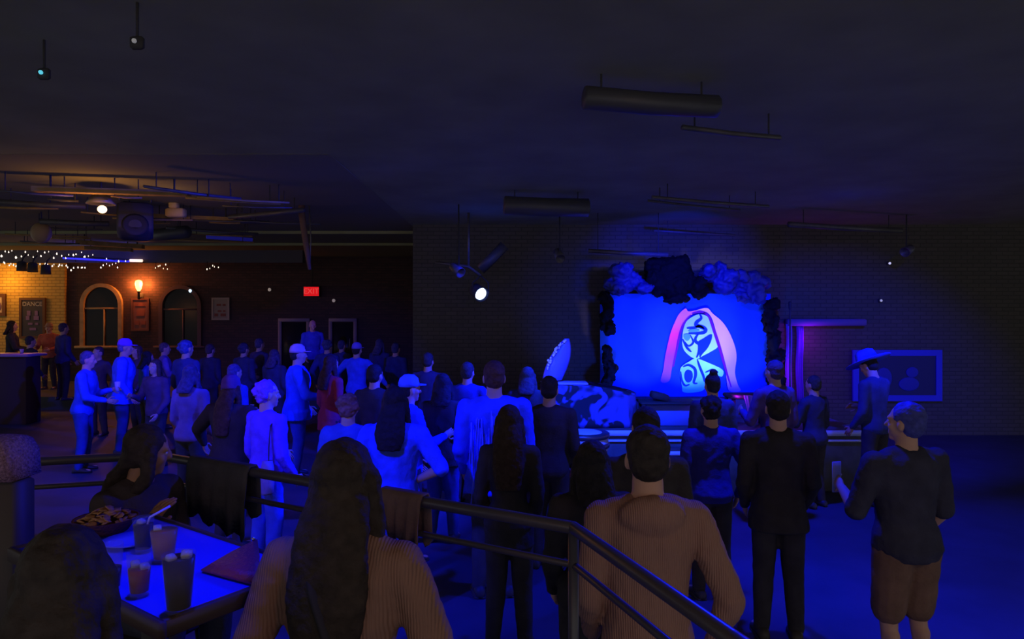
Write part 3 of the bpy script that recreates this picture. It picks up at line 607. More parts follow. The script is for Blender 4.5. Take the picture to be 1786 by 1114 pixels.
MB().ell((0, 0, q.z - .78), .06).build('globe', mat('purple_globe', (.5, .1, .8), .4, emit=(.25, .03, .7), estr=.5), t); MB().lathe([(.06, 0), (.05, .02), (.015, .04), (.015, q.z - .82), (.02, q.z - .8)]).build('stand', BLACKM, t)  # no lamp: the magenta light on the ball is put in as emission
# white rounded drum on the floor by the stage
a = P(985, 830, 7.7); b = P(1072, 765, 7.7); r_ = (b.x - a.x) / 2
t = empty('drum', ((a.x + b.x) / 2, 8.2, 0), 0, 'white round drum on the floor in front of the covered table', 'drum')
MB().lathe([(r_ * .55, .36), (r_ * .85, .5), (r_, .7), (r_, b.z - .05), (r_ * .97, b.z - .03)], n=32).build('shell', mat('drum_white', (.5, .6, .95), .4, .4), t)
for z in (b.z - .04, .72): MB().lathe([(r_ * 1.01, z - .03), (r_ * 1.05, z - .02), (r_ * 1.05, z + .02), (r_ * 1.01, z + .03)], n=32).build('hoop', STEEL, t)
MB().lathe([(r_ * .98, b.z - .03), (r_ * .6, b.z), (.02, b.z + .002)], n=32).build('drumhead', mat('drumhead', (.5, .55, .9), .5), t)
for k in range(3): an = 2 * PI * k / 3 + .4; MB().tube([(r_ * .7 * math.cos(an), r_ * .7 * math.sin(an), .55), (r_ * 1.05 * math.cos(an), r_ * 1.05 * math.sin(an), .0)], .015, 6).build('leg', STEEL, t)
q = P(1160, 770, 8.25); t = empty('stage_step', (q.x, 8.3, 0), 0, 'white edged step at the stage front behind the sweater man', 'step')
MB().bbox((0, 0, .2), (.7, .7, .4), .02).build('lower_step', M_DECK, t); MB().bbox((0, .18, .5), (.7, .35, .2), .02).build('upper_step', M_DECK, t)
for y, z in ((-.36, .39), (-.01, .59)): MB().bbox((0, y, z), (.7, .03, .05), .008).build('edge_strip', MATS['white_strip'], t)

# ------------------------------------------------------------------ people
TORSO = [(.455, .040, .040, 0), (.475, .080, .058, -.004), (.51, .097, .066, -.008), (.555, .094, .062, -.004), (.60, .083, .056, 0), (.65, .085, .058, .002), (.70, .094, .064, .004), (.745, .103, .066, .002), (.785, .106, .060, -.002), (.81, .094, .050, -.006), (.828, .065, .040, -.008), (.842, .040, .034, -.006)]
ARMS = {'rest': ((.36, -.14, -1), (-.05, .35, -1)), 'soft': ((.40, .12, -1), (-.28, 1, -.35)), 'down': ((.30, -.12, -1), (.10, .38, -1)), 'relax': ((.15, .0, -1), (-.15, .75, -.9)), 'cross': ((.28, .30, -1), (-1, .75, .05)), 'phone': ((.22, .55, -1), (-.25, .75, .85)),
        'up': ((.75, .75, .15), (-.15, .35, 1)), 'hip': ((.75, -.25, -1), (-.85, .45, -.45)), 'front': ((.2, .35, -1), (-.35, 1, -.15)), 'drink': ((.25, .25, -1), (-.35, 1, .35)),
        'chin': ((.1, .45, -1), (-.35, .40, 1)), 'pocket': ((.42, -.2, -1), (-.25, .30, -1)), 'lap': ((.3, .1, -1), (-.35, 1, -.45)), 'out': ((.85, .15, -.75), (.25, .6, -.75))}
def person(label, px, Y, h, yaw, top=(.05, .05, .06), bottom=(.05, .05, .07), hair=('short', (.05, .035, .03)), hat=None, arms=('down', 'down'), sleeve=.95, lean=.03, tilt=0, hyaw=0, hpitch=0,
           seat=None, base=0, skin=None, wide=1.0, hem=.47, shorts=False, fine=False, topmat=None, fem=False, stance=.0, group=None, hood=False, dress=False):
    skin = skin or SKIN; rr = random.Random(int(px * 7 + Y * 100)); vox = .010 if fine else .0155
    hipz = .515 * h; dz = (seat + .085 * h - hipz) if seat is not None else 0
    Rm = Matrix.Rotation(tilt, 3, 'Y') @ Matrix.Rotation(-lean, 3, 'X')
    piv = Vector((0, 0, hipz))
    def U(p): return Rm @ (Vector(p) - piv) + piv + Vector((0, 0, dz))
    def S(x, y, z): return Vector((x * h, y * h, z * h))
    ws = wide * (.93 if fem else 1.0)
    # head frame
    nb = S(0, -.004, .845); Hm = Matrix.Rotation(math.radians(hyaw), 3, 'Z') @ Matrix.Rotation(-math.radians(hpitch), 3, 'X')
    def HD(p): return U(Hm @ (Vector(p) * h - nb) + nb)
    def hell(mb, c, r, n=16, m=11):
        k = MB().ell((0, 0, 0), [q * h for q in r], None, n, m); cc = Vector(c) * h
        mb.add([U(Hm @ (q + cc - nb) + nb) for q in k.v], k.f)
    def hcap(mb, a, b, ra, rb): mb.cap(HD(a), HD(b), ra * h, rb * h, 10)
    body = MB(); ext = MB()
    hell(body, (0, -.006, .945), (.0435, .054, .053)); hell(body, (0, .014, .908), (.034, .036, .040))
    hcap(body, (0, .050, .935), (0, .060, .914), .006, .0085); hcap(body, (-.024, .040, .944), (.024, .040, .944), .009, .009)
    hcap(body, (-.010, .046, .891), (.010, .046, .891), .005, .005); hcap(body, (0, .036, .876), (0, .036, .876001), .014, .014)
    for s in (-1, 1): hell(body, (s * .044, -.006, .922), (.007, .013, .020), 8, 7); hell(body, (s * .026, .032, .915), (.013, .012, .014), 8, 7)
    body.cap(U(S(0, -.010, .80)), HD((0, -.008, .905)), .037 * h, .033 * h)
    def torso(mb, off, z0, z1, fl=0):
        T = [q for q in TORSO if z0 <= q[0] <= z1]; rings = []
        for z, a, b, c in T:
            k = 1.0
            if fem and .57 < z < .66: k = .88
            if fem and z < .56: k = 1.08
            g = off + fl * max(0, (.62 - z) / .15)
            rings.append([U(Vector((math.copysign(abs(math.cos(q)) ** .85, math.cos(q)) * (a * h * k * ws + g), c * h + math.sin(q) * (b * h * wide + g), z * h))) for q in [2 * PI * j / 20 for j in range(20)]])
        mb.loft(rings)
    torso(body, -.004, 0, 1)
    arms_pts = []
    for s, key in ((-1, arms[0]), (1, arms[1])):
        sh = S(s * .108 * ws, -.006, .80); d1, d2 = ARMS[key]
        d1 = Vector((s * d1[0], d1[1], d1[2])).normalized(); d2 = Vector((s * d2[0], d2[1], d2[2])).normalized()
        el = sh + d1 * .178 * h; wr = el + d2 * .145 * h
        arms_pts.append((U(sh), U(el), U(wr), Rm @ d2, s))
    for sh, el, wr, d, s in arms_pts:
        body.cap(U(S(s * .030, -.012, .822)), sh, .030 * h, .026 * h); body.cap(sh, el, .031 * h * wide, .0245 * h * wide); body.cap(el, wr, .0245 * h * wide, .0165 * h)
        nrm = Vector((-s * .9, .2, -.1)); nrm = (nrm - d * nrm.dot(d)).normalized(); sd = d.cross(nrm).normalized()
        if sd.y < 0: sd = -sd                 # thumb side points forward
        pm = wr + d * .030 * h
        k = MB().ell((0, 0, 0), (.024 * h, .012 * h, .034 * h), None, 10, 7); B = Matrix((sd, nrm, d)).transposed()
        body.add([B @ q + pm for q in k.v], k.f)
        for i in range(4):
            L = (.042, .047, .044, .034)[i] * h; cu = .35 + .12 * i
            a0 = wr + d * .050 * h + sd * (.016 - i * .0105) * h; a1 = a0 + (d + nrm * cu * .4).normalized() * L * .5; a2 = a1 + (d + nrm * cu * 1.6).normalized() * L * .55
            ext.tube([a0 - d * .012 * h, a0, a1, a2, a2 + (a2 - a1) * .12], [.0050 * h, .0052 * h, .0048 * h, .0040 * h, .0018 * h], 7)
        a0 = wr + d * .018 * h + sd * .016 * h; a1 = a0 + (d * .7 + sd * .75 + nrm * .2).normalized() * .026 * h; a2 = a1 + (d + nrm * .3 + sd * .1).normalized() * .024 * h
        ext.tube([a0 - sd * .008 * h, a0, a1, a2, a2 + (a2 - a1) * .12], [.0065 * h, .0065 * h, .0058 * h, .0046 * h, .002 * h], 7)
    legs = []
    for s in (-1, 1):
        hp = U(S(s * .052, -.004, .505)) if seat is not None else S(s * .052, -.004, .505)
        if seat is not None:
            kn = hp + Vector((s * .03 * h, .245 * h, .0)); an = Vector((kn.x, kn.y - .02 * h, max(.06, kn.z - .25 * h)))
        else:
            st_ = stance * s; kn = S(s * .058 + rr.uniform(-.006, .006), .014 + st_ * .5, .285); an = S(s * .066, -.014 + st_, .045)
        legs.append((hp, kn, an, s))
        body.cap(hp, kn, .052 * h * wide, .032 * h); body.cap(kn, an, .031 * h, .019 * h); hc = kn.lerp(an, .3) + Vector((0, -.012 * h, 0)); body.cap(hc, kn.lerp(an, .6), .026 * h, .018 * h)
        body.cap(an + Vector((0, -.01 * h, -.02 * h)), an + Vector((s * .015 * h, .085 * h, -.028 * h)), .018 * h, .014 * h)
    me = remesh(body, vox, 3 if fine else 2, 0, .1, ext); me.materials.append(skin)
    o = link('person', me); o.location = ((px - CX) / F * Y, Y, base); o.rotation_euler = (0, 0, math.radians(yaw)); tag(o, label, 'person', group)
    # face
    if fine or abs(yaw) > 60:
        for s in (-1, 1): k = MB(); hell(k, (s * .017, .041, .930), (.0075, .006, .0055), 8, 6); k.build('eye', EYEM, o)
    # top
    t = MB(); torso(t, .014, hem - .001, .846, .012)
    if hem < .455:
        zz = [hem, .45]; rings = []
        for z in zz + [.51]: rings.append([U(Vector((math.cos(q) * (.102 * h * ws + .03 - (z - hem) * .1), math.sin(q) * (.074 * h * wide + .028 - (z - hem) * .1), z * h))) for q in [2 * PI * j / 20 for j in range(20)]])
        if seat is None: t.loft(rings)
    for sh, el, wr, d, s in arms_pts:
        t.cap(U(S(s * .030, -.012, .822)), sh + Vector((0, 0, -.004 * h)), .030 * h + .010, .030 * h + .010)
        t.cap(sh, el, .031 * h * wide + .014, .0245 * h * wide + .014)
        if sleeve > .5: t.cap(el, el.lerp(wr, sleeve), .0245 * h * wide + .014, .0175 * h + .010)
    if hood: t.ell(U(S(0, -.05, .815)), (.075 * h, .035 * h, .045 * h))
    me = remesh(t, .011 if fine else .017, 2, .022 if fine else .016, .09)
    me.materials.append(topmat or cloth(top)); link('dress' if dress else 'top', me, o)
    # trousers, shorts or skirt
    t = MB()
    T = [q for q in TORSO if .45 <= q[0] <= .57]
    t.loft([[U(Vector((math.cos(q) * (a * h * ws + .008), c * h + math.sin(q) * (b * h * wide + .008), z * h))) for q in [2 * PI * j / 18 for j in range(18)]] for z, a, b, c in T])
    for hp, kn, an, s in legs:
        if shorts: t.cap(hp, hp.lerp(kn, .93), .052 * h * wide + .018, .045 * h + .018)
        else: t.cap(hp, kn, .052 * h * wide + .009, .032 * h + .022); t.cap(kn, an, .032 * h + .022, .024 * h + .014)
    me = remesh(t, .012 if fine else .018, 2, .012, .09); me.materials.append(cloth(bottom)); link('shorts' if shorts else 'trousers', me, o)
    for hp, kn, an, s in legs:
        k = MB(); a0 = Vector((an.x, an.y, an.z - .045 * h)); L = .150 * h; rings = []
        for f, w, hh in ((-.32, .012, .02), (-.28, .022, .045), (-.1, .026, .055), (.15, .026, .045), (.45, .030, .03), (.62, .024, .022), (.68, .010, .012)):
            c = a0 + Vector((s * .012 * h * f, f * L, 0)); rings.append([c + Vector((math.cos(q) * w * h, 0, max(0, .5 + .5 * math.sin(q)) * hh * h)) for q in [2 * PI * j / 12 for j in range(12)]])
        k.loft(rings); so = k.build('shoe', SHOE, o)
        if fine: MB().loft([[Vector((p.x + (p.x - a0.x) * .06, p.y, zz * h)) for p in [r[0] for r in rings] + [r[6] for r in rings[::-1]]] for zz in (.0, .008)]).build('sole', BLACKM, so)
    # hair
    kind, hc = hair
    if kind != 'none':
        t = MB(); hell(t, (0, -.014, .953), (.048, .056, .053)); hell(t, (0, -.026, .925), (.045, .040, .045))
        if kind == 'curly':
            for i in range(16):
                an = rr.uniform(0, 2 * PI); e = rr.uniform(-.2, 1.2); hell(t, (.046 * math.cos(an) * math.cos(e), -.02 + .046 * math.sin(an) * math.cos(e) * (1 if math.sin(an) < 0 else .6), .94 + .05 * math.sin(e)), (.02, .02, .02), 8, 6)
        if kind in ('long', 'verylong', 'mid'):
            zb = {'mid': .81, 'long': .735, 'verylong': .665}[kind]
            pts = [(0, -.035, .93), (0, -.058, .86), (0, -.075, (zb + .86) / 2), (0, -.080, zb)]
            ww = [.050, .062, .068 if kind != 'mid' else .060, .050]; rings = []
            for (x, y, z), w_ in zip(pts, ww):
                rings.append([HD((x + w_ * math.cos(q), y + .030 * math.sin(q) + (.022 * abs(math.cos(q)) ** 3 if z > .8 else 0), z)) if z > .86 else U(Vector((x + w_ * math.cos(q), y + .026 * math.sin(q), z)) * h) for q in [2 * PI * j / 20 for j in range(20)]])
            t.loft(rings)
            for s in (-1, 1): t.cap(HD((s * .043, -.004, .94)), HD((s * .05, .0, .865)), .018 * h, .020 * h); t.cap(HD((s * .05, .0, .865)), U(S(s * .062, -.02, max(zb, .76))), .020 * h, .016 * h)
        if kind == 'bun': hell(t, (0, -.03, 1.012), (.026, .026, .022))
        if kind == 'ponytail': t.cap(HD((0, -.062, .955)), HD((0, -.085, .93)), .016 * h, .02 * h); t.cap(HD((0, -.085, .93)), U(S(0, -.085, .80)), .02 * h, .012 * h)
        me = remesh(t, .010 if fine else .014, 1, .012 if kind != 'curly' else .03, .03); me.materials.append(hairmat(hc)); link('hair', me, o)
    if hat:
        hk, hcol = hat; t = MB(); m_ = cloth(hcol)
        def hl(prof, n=24):
            k = MB().lathe([(r * h, z * h) for r, z in prof], n=n); return [HD(((q.x / h) * .93, (q.y / h) * 1.12 - .010, q.z / h)) for q in k.v], k.f
        if hk == 'cap':
            t.add(*hl([(.053, .945), (.053, .965), (.046, .992), (.026, 1.010), (.004, 1.014), (.003, 1.006), (.022, 1.001), (.042, .984), (.048, .962), (.048, .945)]))
            rings = [[HD((x, .040 + y, .952 + .02 * (abs(x) * 12) ** 2 * -.12 + zz)) for x, y in [(-.042, 0), (-.036, .030), (-.02, .046), (0, .052), (.02, .046), (.036, .030), (.042, 0)]] for zz in (0, .005)]
            t.loft(rings)
        elif hk == 'brim':
            t.add(*hl([(.135, .954), (.137, .959), (.064, .968), (.062, .995), (.056, 1.025), (.035, 1.038), (.004, 1.040), (.004, 1.01), (.04, .99), (.048, .957)]))
        else:
            t.add(*hl([(.052, .938), (.055, .945), (.054, .965), (.048, .995), (.030, 1.016), (.006, 1.024), (.004, 1.012), (.03, 1.0), (.047, .965), (.048, .938)]))
        t.build({'cap': 'cap', 'brim': 'brimmed_hat', 'beanie': 'beanie'}[hk], m_, o)
    o['h'] = h
    return o, arms_pts, U
def world(o, p): return Matrix.Translation(o.location) @ Matrix.Rotation(o.rotation_euler.z, 4, 'Z') @ p
def held(o, arm, name, mb, m, label, cat):      # a thing in a hand: stays top level
    sh, el, wr, d, s = arm; p = wr + d * .055 * o['h']
    k = mb.build(name, m); k.location = world(o, p); k.rotation_euler = (0, 0, o.rotation_euler.z); return tag(k, label, cat)

DK = (.07, .066, .075); NV = (.05, .055, .13); WHITE_BLUELIT = (.045, .09, .80); JEAN = (.03, .05, .26); BRN = (.09, .045, .03); BLK = (.055, .05, .05); HB = (.028, .024, .024)  # white shirts carry the blue light in their colour
GREYH = (.45, .38, .55)
# nearest, on the platform
wom, wa, wU = person('woman with long dark hair in a ribbed brown sweater seated at the table', 598, 1.92, 1.70, -8, bottom=(.05, .05, .09), hair=('verylong', (.035, .028, .026)), arms=('rest', 'soft'), seat=.37, base=.6, fine=True, topmat=knit('sweater_brown', (.26, .155, .125)), fem=True, wide=1.0, hem=.455)
dark, _, _ = person('dark silhouetted person seated at the table in the bottom left corner', 40, 1.18, 1.54, 12, top=(.06, .055, .055), hair=('mid', (.035, .03, .03)), arms=('lap', 'lap'), seat=.42, base=.6, fine=True, lean=.30, wide=1.05, hpitch=-8)
chin, ca, _ = person('seated person in dark clothes with a hand raised to the chin beyond the table', 226, 2.93, 1.52, -112, top=(.06, .05, .06), hair=('long', (.04, .03, .03)), arms=('lap', 'chin'), seat=.36, base=.6, fine=True, skin=SKIN2, fem=True, lean=.15, hpitch=4, hyaw=58)
# just beyond the railing
sw, sa, _ = person('man in a ribbed reddish brown sweater standing behind the near railing', 1130, 2.75, 1.84, 0, bottom=NV, hair=('short', (.035, .03, .03)), arms=('relax', 'pocket'), fine=True, topmat=knit('sweater_red', (.34, .20, .17)), wide=.96, hem=.455, hood=True)
person('dark haired person in black between the sweater woman and sweater man, nearest there', 1033, 3.5, 1.64, 6, top=(.045, .042, .045), bottom=BLK, hair=('mid', HB), arms=('relax', 'relax'), fine=True, fem=True)
cc, cca, _ = person('balding person in dark top and brown shorts at far right holding up a white card', 1580, 4.1, 1.76, 12, top=(.05, .05, .085), bottom=(.20, .12, .09), hair=('short', (.06, .07, .36)), arms=('drink', 'relax'), shorts=True, sleeve=.45, fine=True, wide=1.12, hyaw=25, hpitch=-4)
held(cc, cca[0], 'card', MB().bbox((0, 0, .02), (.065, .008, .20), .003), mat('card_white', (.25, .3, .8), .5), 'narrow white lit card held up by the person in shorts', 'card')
person('slim tall person in black standing between the purple lit cloth and the framed picture', 1357, 4.85, 1.74, -10, top=(.045, .042, .048), bottom=(.05, .048, .055), hair=('short', HB), arms=('relax', 'relax'), fine=True, hem=.44)
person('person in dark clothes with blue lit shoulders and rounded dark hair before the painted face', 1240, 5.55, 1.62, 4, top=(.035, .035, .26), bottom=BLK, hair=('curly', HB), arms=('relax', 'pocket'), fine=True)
person('person with dark short hair directly behind the head of the red sweater man', 1127, 4.0, 1.74, 0, top=BLK, bottom=BLK, hair=('short', HB), arms=('relax', 'relax'))
person('woman in black with long dark hair hanging, in front of the fringed blue shawl', 888, 4.7, 1.66, -4, top=(.045, .042, .046), bottom=(.05, .045, .05), hair=('verylong', (.04, .028, .026)), arms=('relax', 'relax'), fine=True, fem=True, hem=.42, wide=.92)
fr, fa, fU = person('tall dark haired person in a fringed pale blue shawl at the middle of the crowd', 862, 5.6, 1.90, 5, top=WHITE_BLUELIT, bottom=DK, hair=('short', BRN), arms=('relax', 'relax'), fine=True, wide=1.12, hem=.44)
person('dark clad person in blue jeans left of the fringed shawl', 772, 6.9, 1.68, -5, top=(.05, .045, .05), bottom=JEAN, hair=('mid', HB), arms=('relax', 'relax'), fem=True, hem=.45)
person('dark person standing right of the fringed shawl in front of the covered table', 958, 6.2, 1.72, -10, top=BLK, bottom=BLK, hair=('short', HB), arms=('relax', 'relax'))
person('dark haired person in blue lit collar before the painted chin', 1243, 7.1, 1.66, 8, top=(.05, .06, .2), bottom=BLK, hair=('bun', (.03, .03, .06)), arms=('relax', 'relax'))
person('person in dark blue seen beside the purple lit drape, beyond the slim tall person', 1352, 7.4, 1.78, 20, top=(.10, .06, .22), bottom=BLK, hair=('short', (.07, .05, .1)), arms=('drink', 'relax'))
person('person in a wide pale blue sun hat before the framed picture', 1526, 8.2, 1.80, 30, top=(.05, .06, .16), bottom=BLK, hair=('short', HB), hat=('brim', (.06, .09, .95)), arms=('relax', 'cross'), hpitch=24)
# middle left
lq, _, _ = person('person with long dark hair in a bright blue lit T-shirt and jeans', 688, 5.15, 1.74, -8, top=WHITE_BLUELIT, bottom=(.05, .09, .5), hair=('long', (.02, .016, .016)), arms=('pocket', 'hip'), sleeve=.3, fine=True, wide=1.05)
person('person in a pale cap and bright blue shirt just behind the long haired T-shirt wearer', 712, 6.4, 1.70, -60, top=WHITE_BLUELIT, bottom=DK, hair=('short', HB), hat=('cap', (.12, .22, .95)), arms=('relax', 'drink'), fine=True)
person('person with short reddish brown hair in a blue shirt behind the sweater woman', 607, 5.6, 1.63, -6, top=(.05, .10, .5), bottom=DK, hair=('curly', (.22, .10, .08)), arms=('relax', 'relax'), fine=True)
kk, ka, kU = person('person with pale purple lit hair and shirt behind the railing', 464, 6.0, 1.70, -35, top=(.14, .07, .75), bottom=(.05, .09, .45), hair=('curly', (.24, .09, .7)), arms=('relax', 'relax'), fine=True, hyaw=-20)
person('dark long haired person in a black cape left of the purple haired person', 402, 6.7, 1.66, -20, top=(.045, .04, .042), bottom=BLK, hair=('verylong', (.06, .035, .03)), hat=('beanie', (.12, .06, .2)), arms=('out', 'out'), wide=1.25, hem=.43)
person('woman in a purple grey patterned top left of the black cape', 332, 8.0, 1.68, -15, top=(.20, .11, .22), bottom=BLK, hair=('mid', (.07, .05, .09)), arms=('relax', 'relax'), fem=True, wide=1.05)
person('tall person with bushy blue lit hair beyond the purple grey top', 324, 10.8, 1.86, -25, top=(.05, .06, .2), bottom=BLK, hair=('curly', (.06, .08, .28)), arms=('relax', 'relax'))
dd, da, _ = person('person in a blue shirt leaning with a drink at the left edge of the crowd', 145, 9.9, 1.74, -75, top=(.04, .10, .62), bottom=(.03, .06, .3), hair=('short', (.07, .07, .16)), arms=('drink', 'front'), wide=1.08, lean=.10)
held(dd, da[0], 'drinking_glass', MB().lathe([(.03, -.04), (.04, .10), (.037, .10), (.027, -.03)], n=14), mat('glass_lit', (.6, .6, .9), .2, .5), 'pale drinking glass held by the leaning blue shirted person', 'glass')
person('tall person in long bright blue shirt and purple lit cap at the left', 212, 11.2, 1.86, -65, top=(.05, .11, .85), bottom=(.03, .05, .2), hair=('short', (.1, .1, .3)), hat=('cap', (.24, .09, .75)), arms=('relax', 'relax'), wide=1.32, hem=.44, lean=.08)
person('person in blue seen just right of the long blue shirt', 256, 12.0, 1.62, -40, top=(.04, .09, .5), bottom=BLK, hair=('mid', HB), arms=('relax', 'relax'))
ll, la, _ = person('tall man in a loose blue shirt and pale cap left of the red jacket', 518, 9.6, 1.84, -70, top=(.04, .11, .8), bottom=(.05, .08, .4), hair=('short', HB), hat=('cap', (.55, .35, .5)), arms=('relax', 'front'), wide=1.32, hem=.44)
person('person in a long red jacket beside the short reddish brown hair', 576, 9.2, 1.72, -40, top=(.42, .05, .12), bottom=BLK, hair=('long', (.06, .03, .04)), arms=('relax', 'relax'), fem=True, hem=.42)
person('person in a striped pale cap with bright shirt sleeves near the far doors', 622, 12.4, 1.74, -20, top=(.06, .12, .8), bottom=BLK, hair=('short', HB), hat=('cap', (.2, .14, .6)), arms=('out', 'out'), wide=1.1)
person('dark person in front of the pale striped cap, left of the long haired T-shirt wearer', 653, 7.6, 1.72, -20, top=BLK, bottom=BLK, hair=('short', HB), arms=('relax', 'relax'))
person('tall man in a blue shirt standing before the glazed doors, head above the crowd', 545, 16.6, 1.82, -150, top=(.05, .09, .6), bottom=BLK, hair=('none', HB), arms=('relax', 'relax'), base=.3, fine=True)
# bar side
person('dark haired person in black at the bar counter, furthest left', 20, 16.6, 1.80, -60, top=(.045, .045, .05), bottom=BLK, hair=('mid', HB), arms=('front', 'front'), base=.3, fine=True)
person('person in a red and tan top lit orange beside the framed poster', 86, 17.9, 1.72, -170, top=(.50, .14, .08), bottom=BLK, hair=('short', (.12, .06, .04)), hat=('cap', (.4, .25, .18)), arms=('front', 'drink'), base=.3, fine=True)
person('dark blue clad person right of the orange lit person at the bar', 110, 15.6, 1.76, -30, top=(.05, .05, .22), bottom=BLK, hair=('short', (.07, .05, .13)), arms=('relax', 'relax'), base=.3)
for px, Y, h, yaw, col, hr, hc, lab in [
    (172, 12.8, 1.66, 170, (.08, .06, .10), 'short', (.08, .05, .05), 'person with a pinkish face looking this way left of the pale cap'),
    (52, 15.2, 1.78, -30, (.05, .05, .06), 'short', BLK, 'dark person in front of the framed poster at the bar'),
    (240, 13.2, 1.66, 150, (.09, .06, .10), 'mid', (.10, .06, .06), 'dim faced person right of the tall long blue shirt'),
    (286, 13.6, 1.70, -60, (.18, .12, .4), 'short', (.12, .08, .1), 'person with a purple lit shoulder below the right arched window'),
    (272, 10.2, 1.60, 160, (.10, .06, .12), 'long', (.06, .04, .04), 'small dim faced person between blue back and purple top'),
    (366, 13.4, 1.68, -20, (.05, .05, .08), 'short', (.07, .05, .06), 'dim person under the pale notice'),
    (425, 13.0, 1.72, -25, (.06, .06, .12), 'curly', (.06, .05, .10), 'dim person with curly hair left of the far doors'),
    (452, 14.2, 1.76, -30, (.08, .06, .16), 'short', (.09, .07, .14), 'dim person just left of the first glazed door'),
    (478, 11.8, 1.66, -20, (.05, .05, .10), 'mid', (.07, .05, .08), 'dim person behind the tall man in the loose blue shirt'),
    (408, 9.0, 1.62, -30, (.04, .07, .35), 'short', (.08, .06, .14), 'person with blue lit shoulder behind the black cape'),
    (571, 13.5, 1.76, -15, (.05, .06, .22), 'curly', (.07, .07, .16), 'dark blue person before the second glazed door'),
    (662, 14.4, 1.74, -25, (.06, .06, .16), 'mid', (.08, .07, .13), 'dim person right of the second glazed door'),
    (690, 13.4, 1.70, -20, (.05, .06, .16), 'short', (.06, .06, .12), 'dim person furthest right of the back crowd'),
    (596, 14.8, 1.70, -30, (.06, .06, .2), 'short', (.07, .06, .12), 'dim person far back between the glazed doors'),
    (815, 8.2, 1.70, -20, (.04, .06, .3), 'short', BLK, 'dark person with a blue lit shoulder left of the fringed shawl'),
    (746, 9.8, 1.72, -15, (.06, .06, .1), 'short', BLK, 'dim dark person far behind the blue shirted cap wearer'),
    (920, 8.0, 1.66, -10, (.05, .05, .06), 'mid', BLK, 'dark person below the curved blue prop'),
    (1420, 8.1, 1.55, 30, (.05, .05, .10), 'short', BLK, 'dark person by the wall below the purple ledge'),
]: person(lab, px, Y, h, yaw, top=col, bottom=BLK, hair=(hr, hc), arms=RND.choice([('relax', 'relax'), ('relax', 'drink'), ('front', 'relax'), ('pocket', 'relax')]), base=.3 if Y > 16.2 else 0)
# drink lit blue-white in the far crowd
# fringe of the shawl
mb = MB(); rr = random.Random(2)
for i in range(46):
    a_ = rr.uniform(-1, 1); x = a_ * .20 * 1.0; y = -.125 - rr.uniform(0, .02); z0 = .80 * 1.9 - abs(a_) * .08 - rr.uniform(0, .25); L = rr.uniform(.25, .5)
    mb.tube([fU((x, y, z0)), fU((x * 1.03 + rr.uniform(-.01, .01), y - .02, z0 - L * .5)), fU((x * 1.05 + rr.uniform(-.02, .02), y - .012, z0 - L))], [.006, .005, .003], 5)
mb.build('fringe', cloth((.16, .20, .8)), fr)
# crossbody strap and bag of the near woman
def strap(mb, U, pts, r): mb.tube([U(p) for p in pts], r, 6, True, .35); return mb
t = empty('crossbody_bag', wom.location, wom.rotation_euler.z, 'dark crossbody bag strap over the back of the brown sweater woman', 'bag')
strap(MB(), wU, [(-.06, -.105, 1.405), (-.02, -.165, 1.33), (.05, -.180, 1.15), (.12, -.165, 1.0), (.19, -.12, .90), (.235, .0, .86)], .016).build('strap', mat('strap_black', (.03, .03, .035), .7), t)
MB().bbox(wU((.255, .07, .80)), (.06, .2, .15), .02).build('pouch', MATS['strap_black'], t)
t = empty('shoulder_bag', kk.location, kk.rotation_euler.z, 'dangling pale bag on the shoulder of the purple haired person', 'bag')
strap(MB(), kU, [(.15, .02, 1.40), (.17, -.09, 1.33), (.19, -.115, 1.15), (.20, -.12, 1.02)], .014).build('strap', cloth((.05, .05, .06)), t)
MB().loft([[kU((.20 + w_ * math.cos(q), -.13 + .05 * math.sin(q), z)) for q in [2 * PI * j / 14 for j in range(14)]] for z, w_ in ((1.04, .03), (.98, .06), (.85, .075), (.78, .07), (.76, .04))]).build('bag_body', cloth((.22, .18, .35)), t)

# ------------------------------------------------------------------ railing
M_RAIL = mat('rail_black', (.06, .055, .075), .35, .5, bump=.05)
t = empty('railing', (0, 0, 0), 0, 'black metal railing round the raised seating platform', 'railing')
RZ = 1.6
path = [Vector((-4.2, 2.62, RZ)), Vector((-1.75, 3.35, RZ)), Vector((.2, 2.22, RZ)), Vector((.475, 1.46, RZ)), Vector((.72, .80, RZ))]
mb = MB()
for i in range(len(path) - 1): mb.cap(path[i], path[i + 1], .021, .021, 14)
mb.build('top_rail', M_RAIL, t)
for dz in (-.12, -.88):
    mb = MB()
    for i in range(len(path) - 1): mb.cap(path[i] + Vector((0, 0, dz)), path[i + 1] + Vector((0, 0, dz)), .012, .012, 8)
    mb.build('lower_rail', M_RAIL, t)
def post(p): MB().tube([(p.x, p.y, .6), (p.x, p.y, RZ)], .018, 10).lathe([(.05, .6), (.05, .612), (.02, .62)], (p.x, p.y, 0), 14).build('post', M_RAIL, t)
for i in range(len(path) - 1):
    n_ = max(1, round((path[i + 1] - path[i]).length / 1.15))
    for k in range(n_): post(path[i].lerp(path[i + 1], k / n_))
post(path[-1])
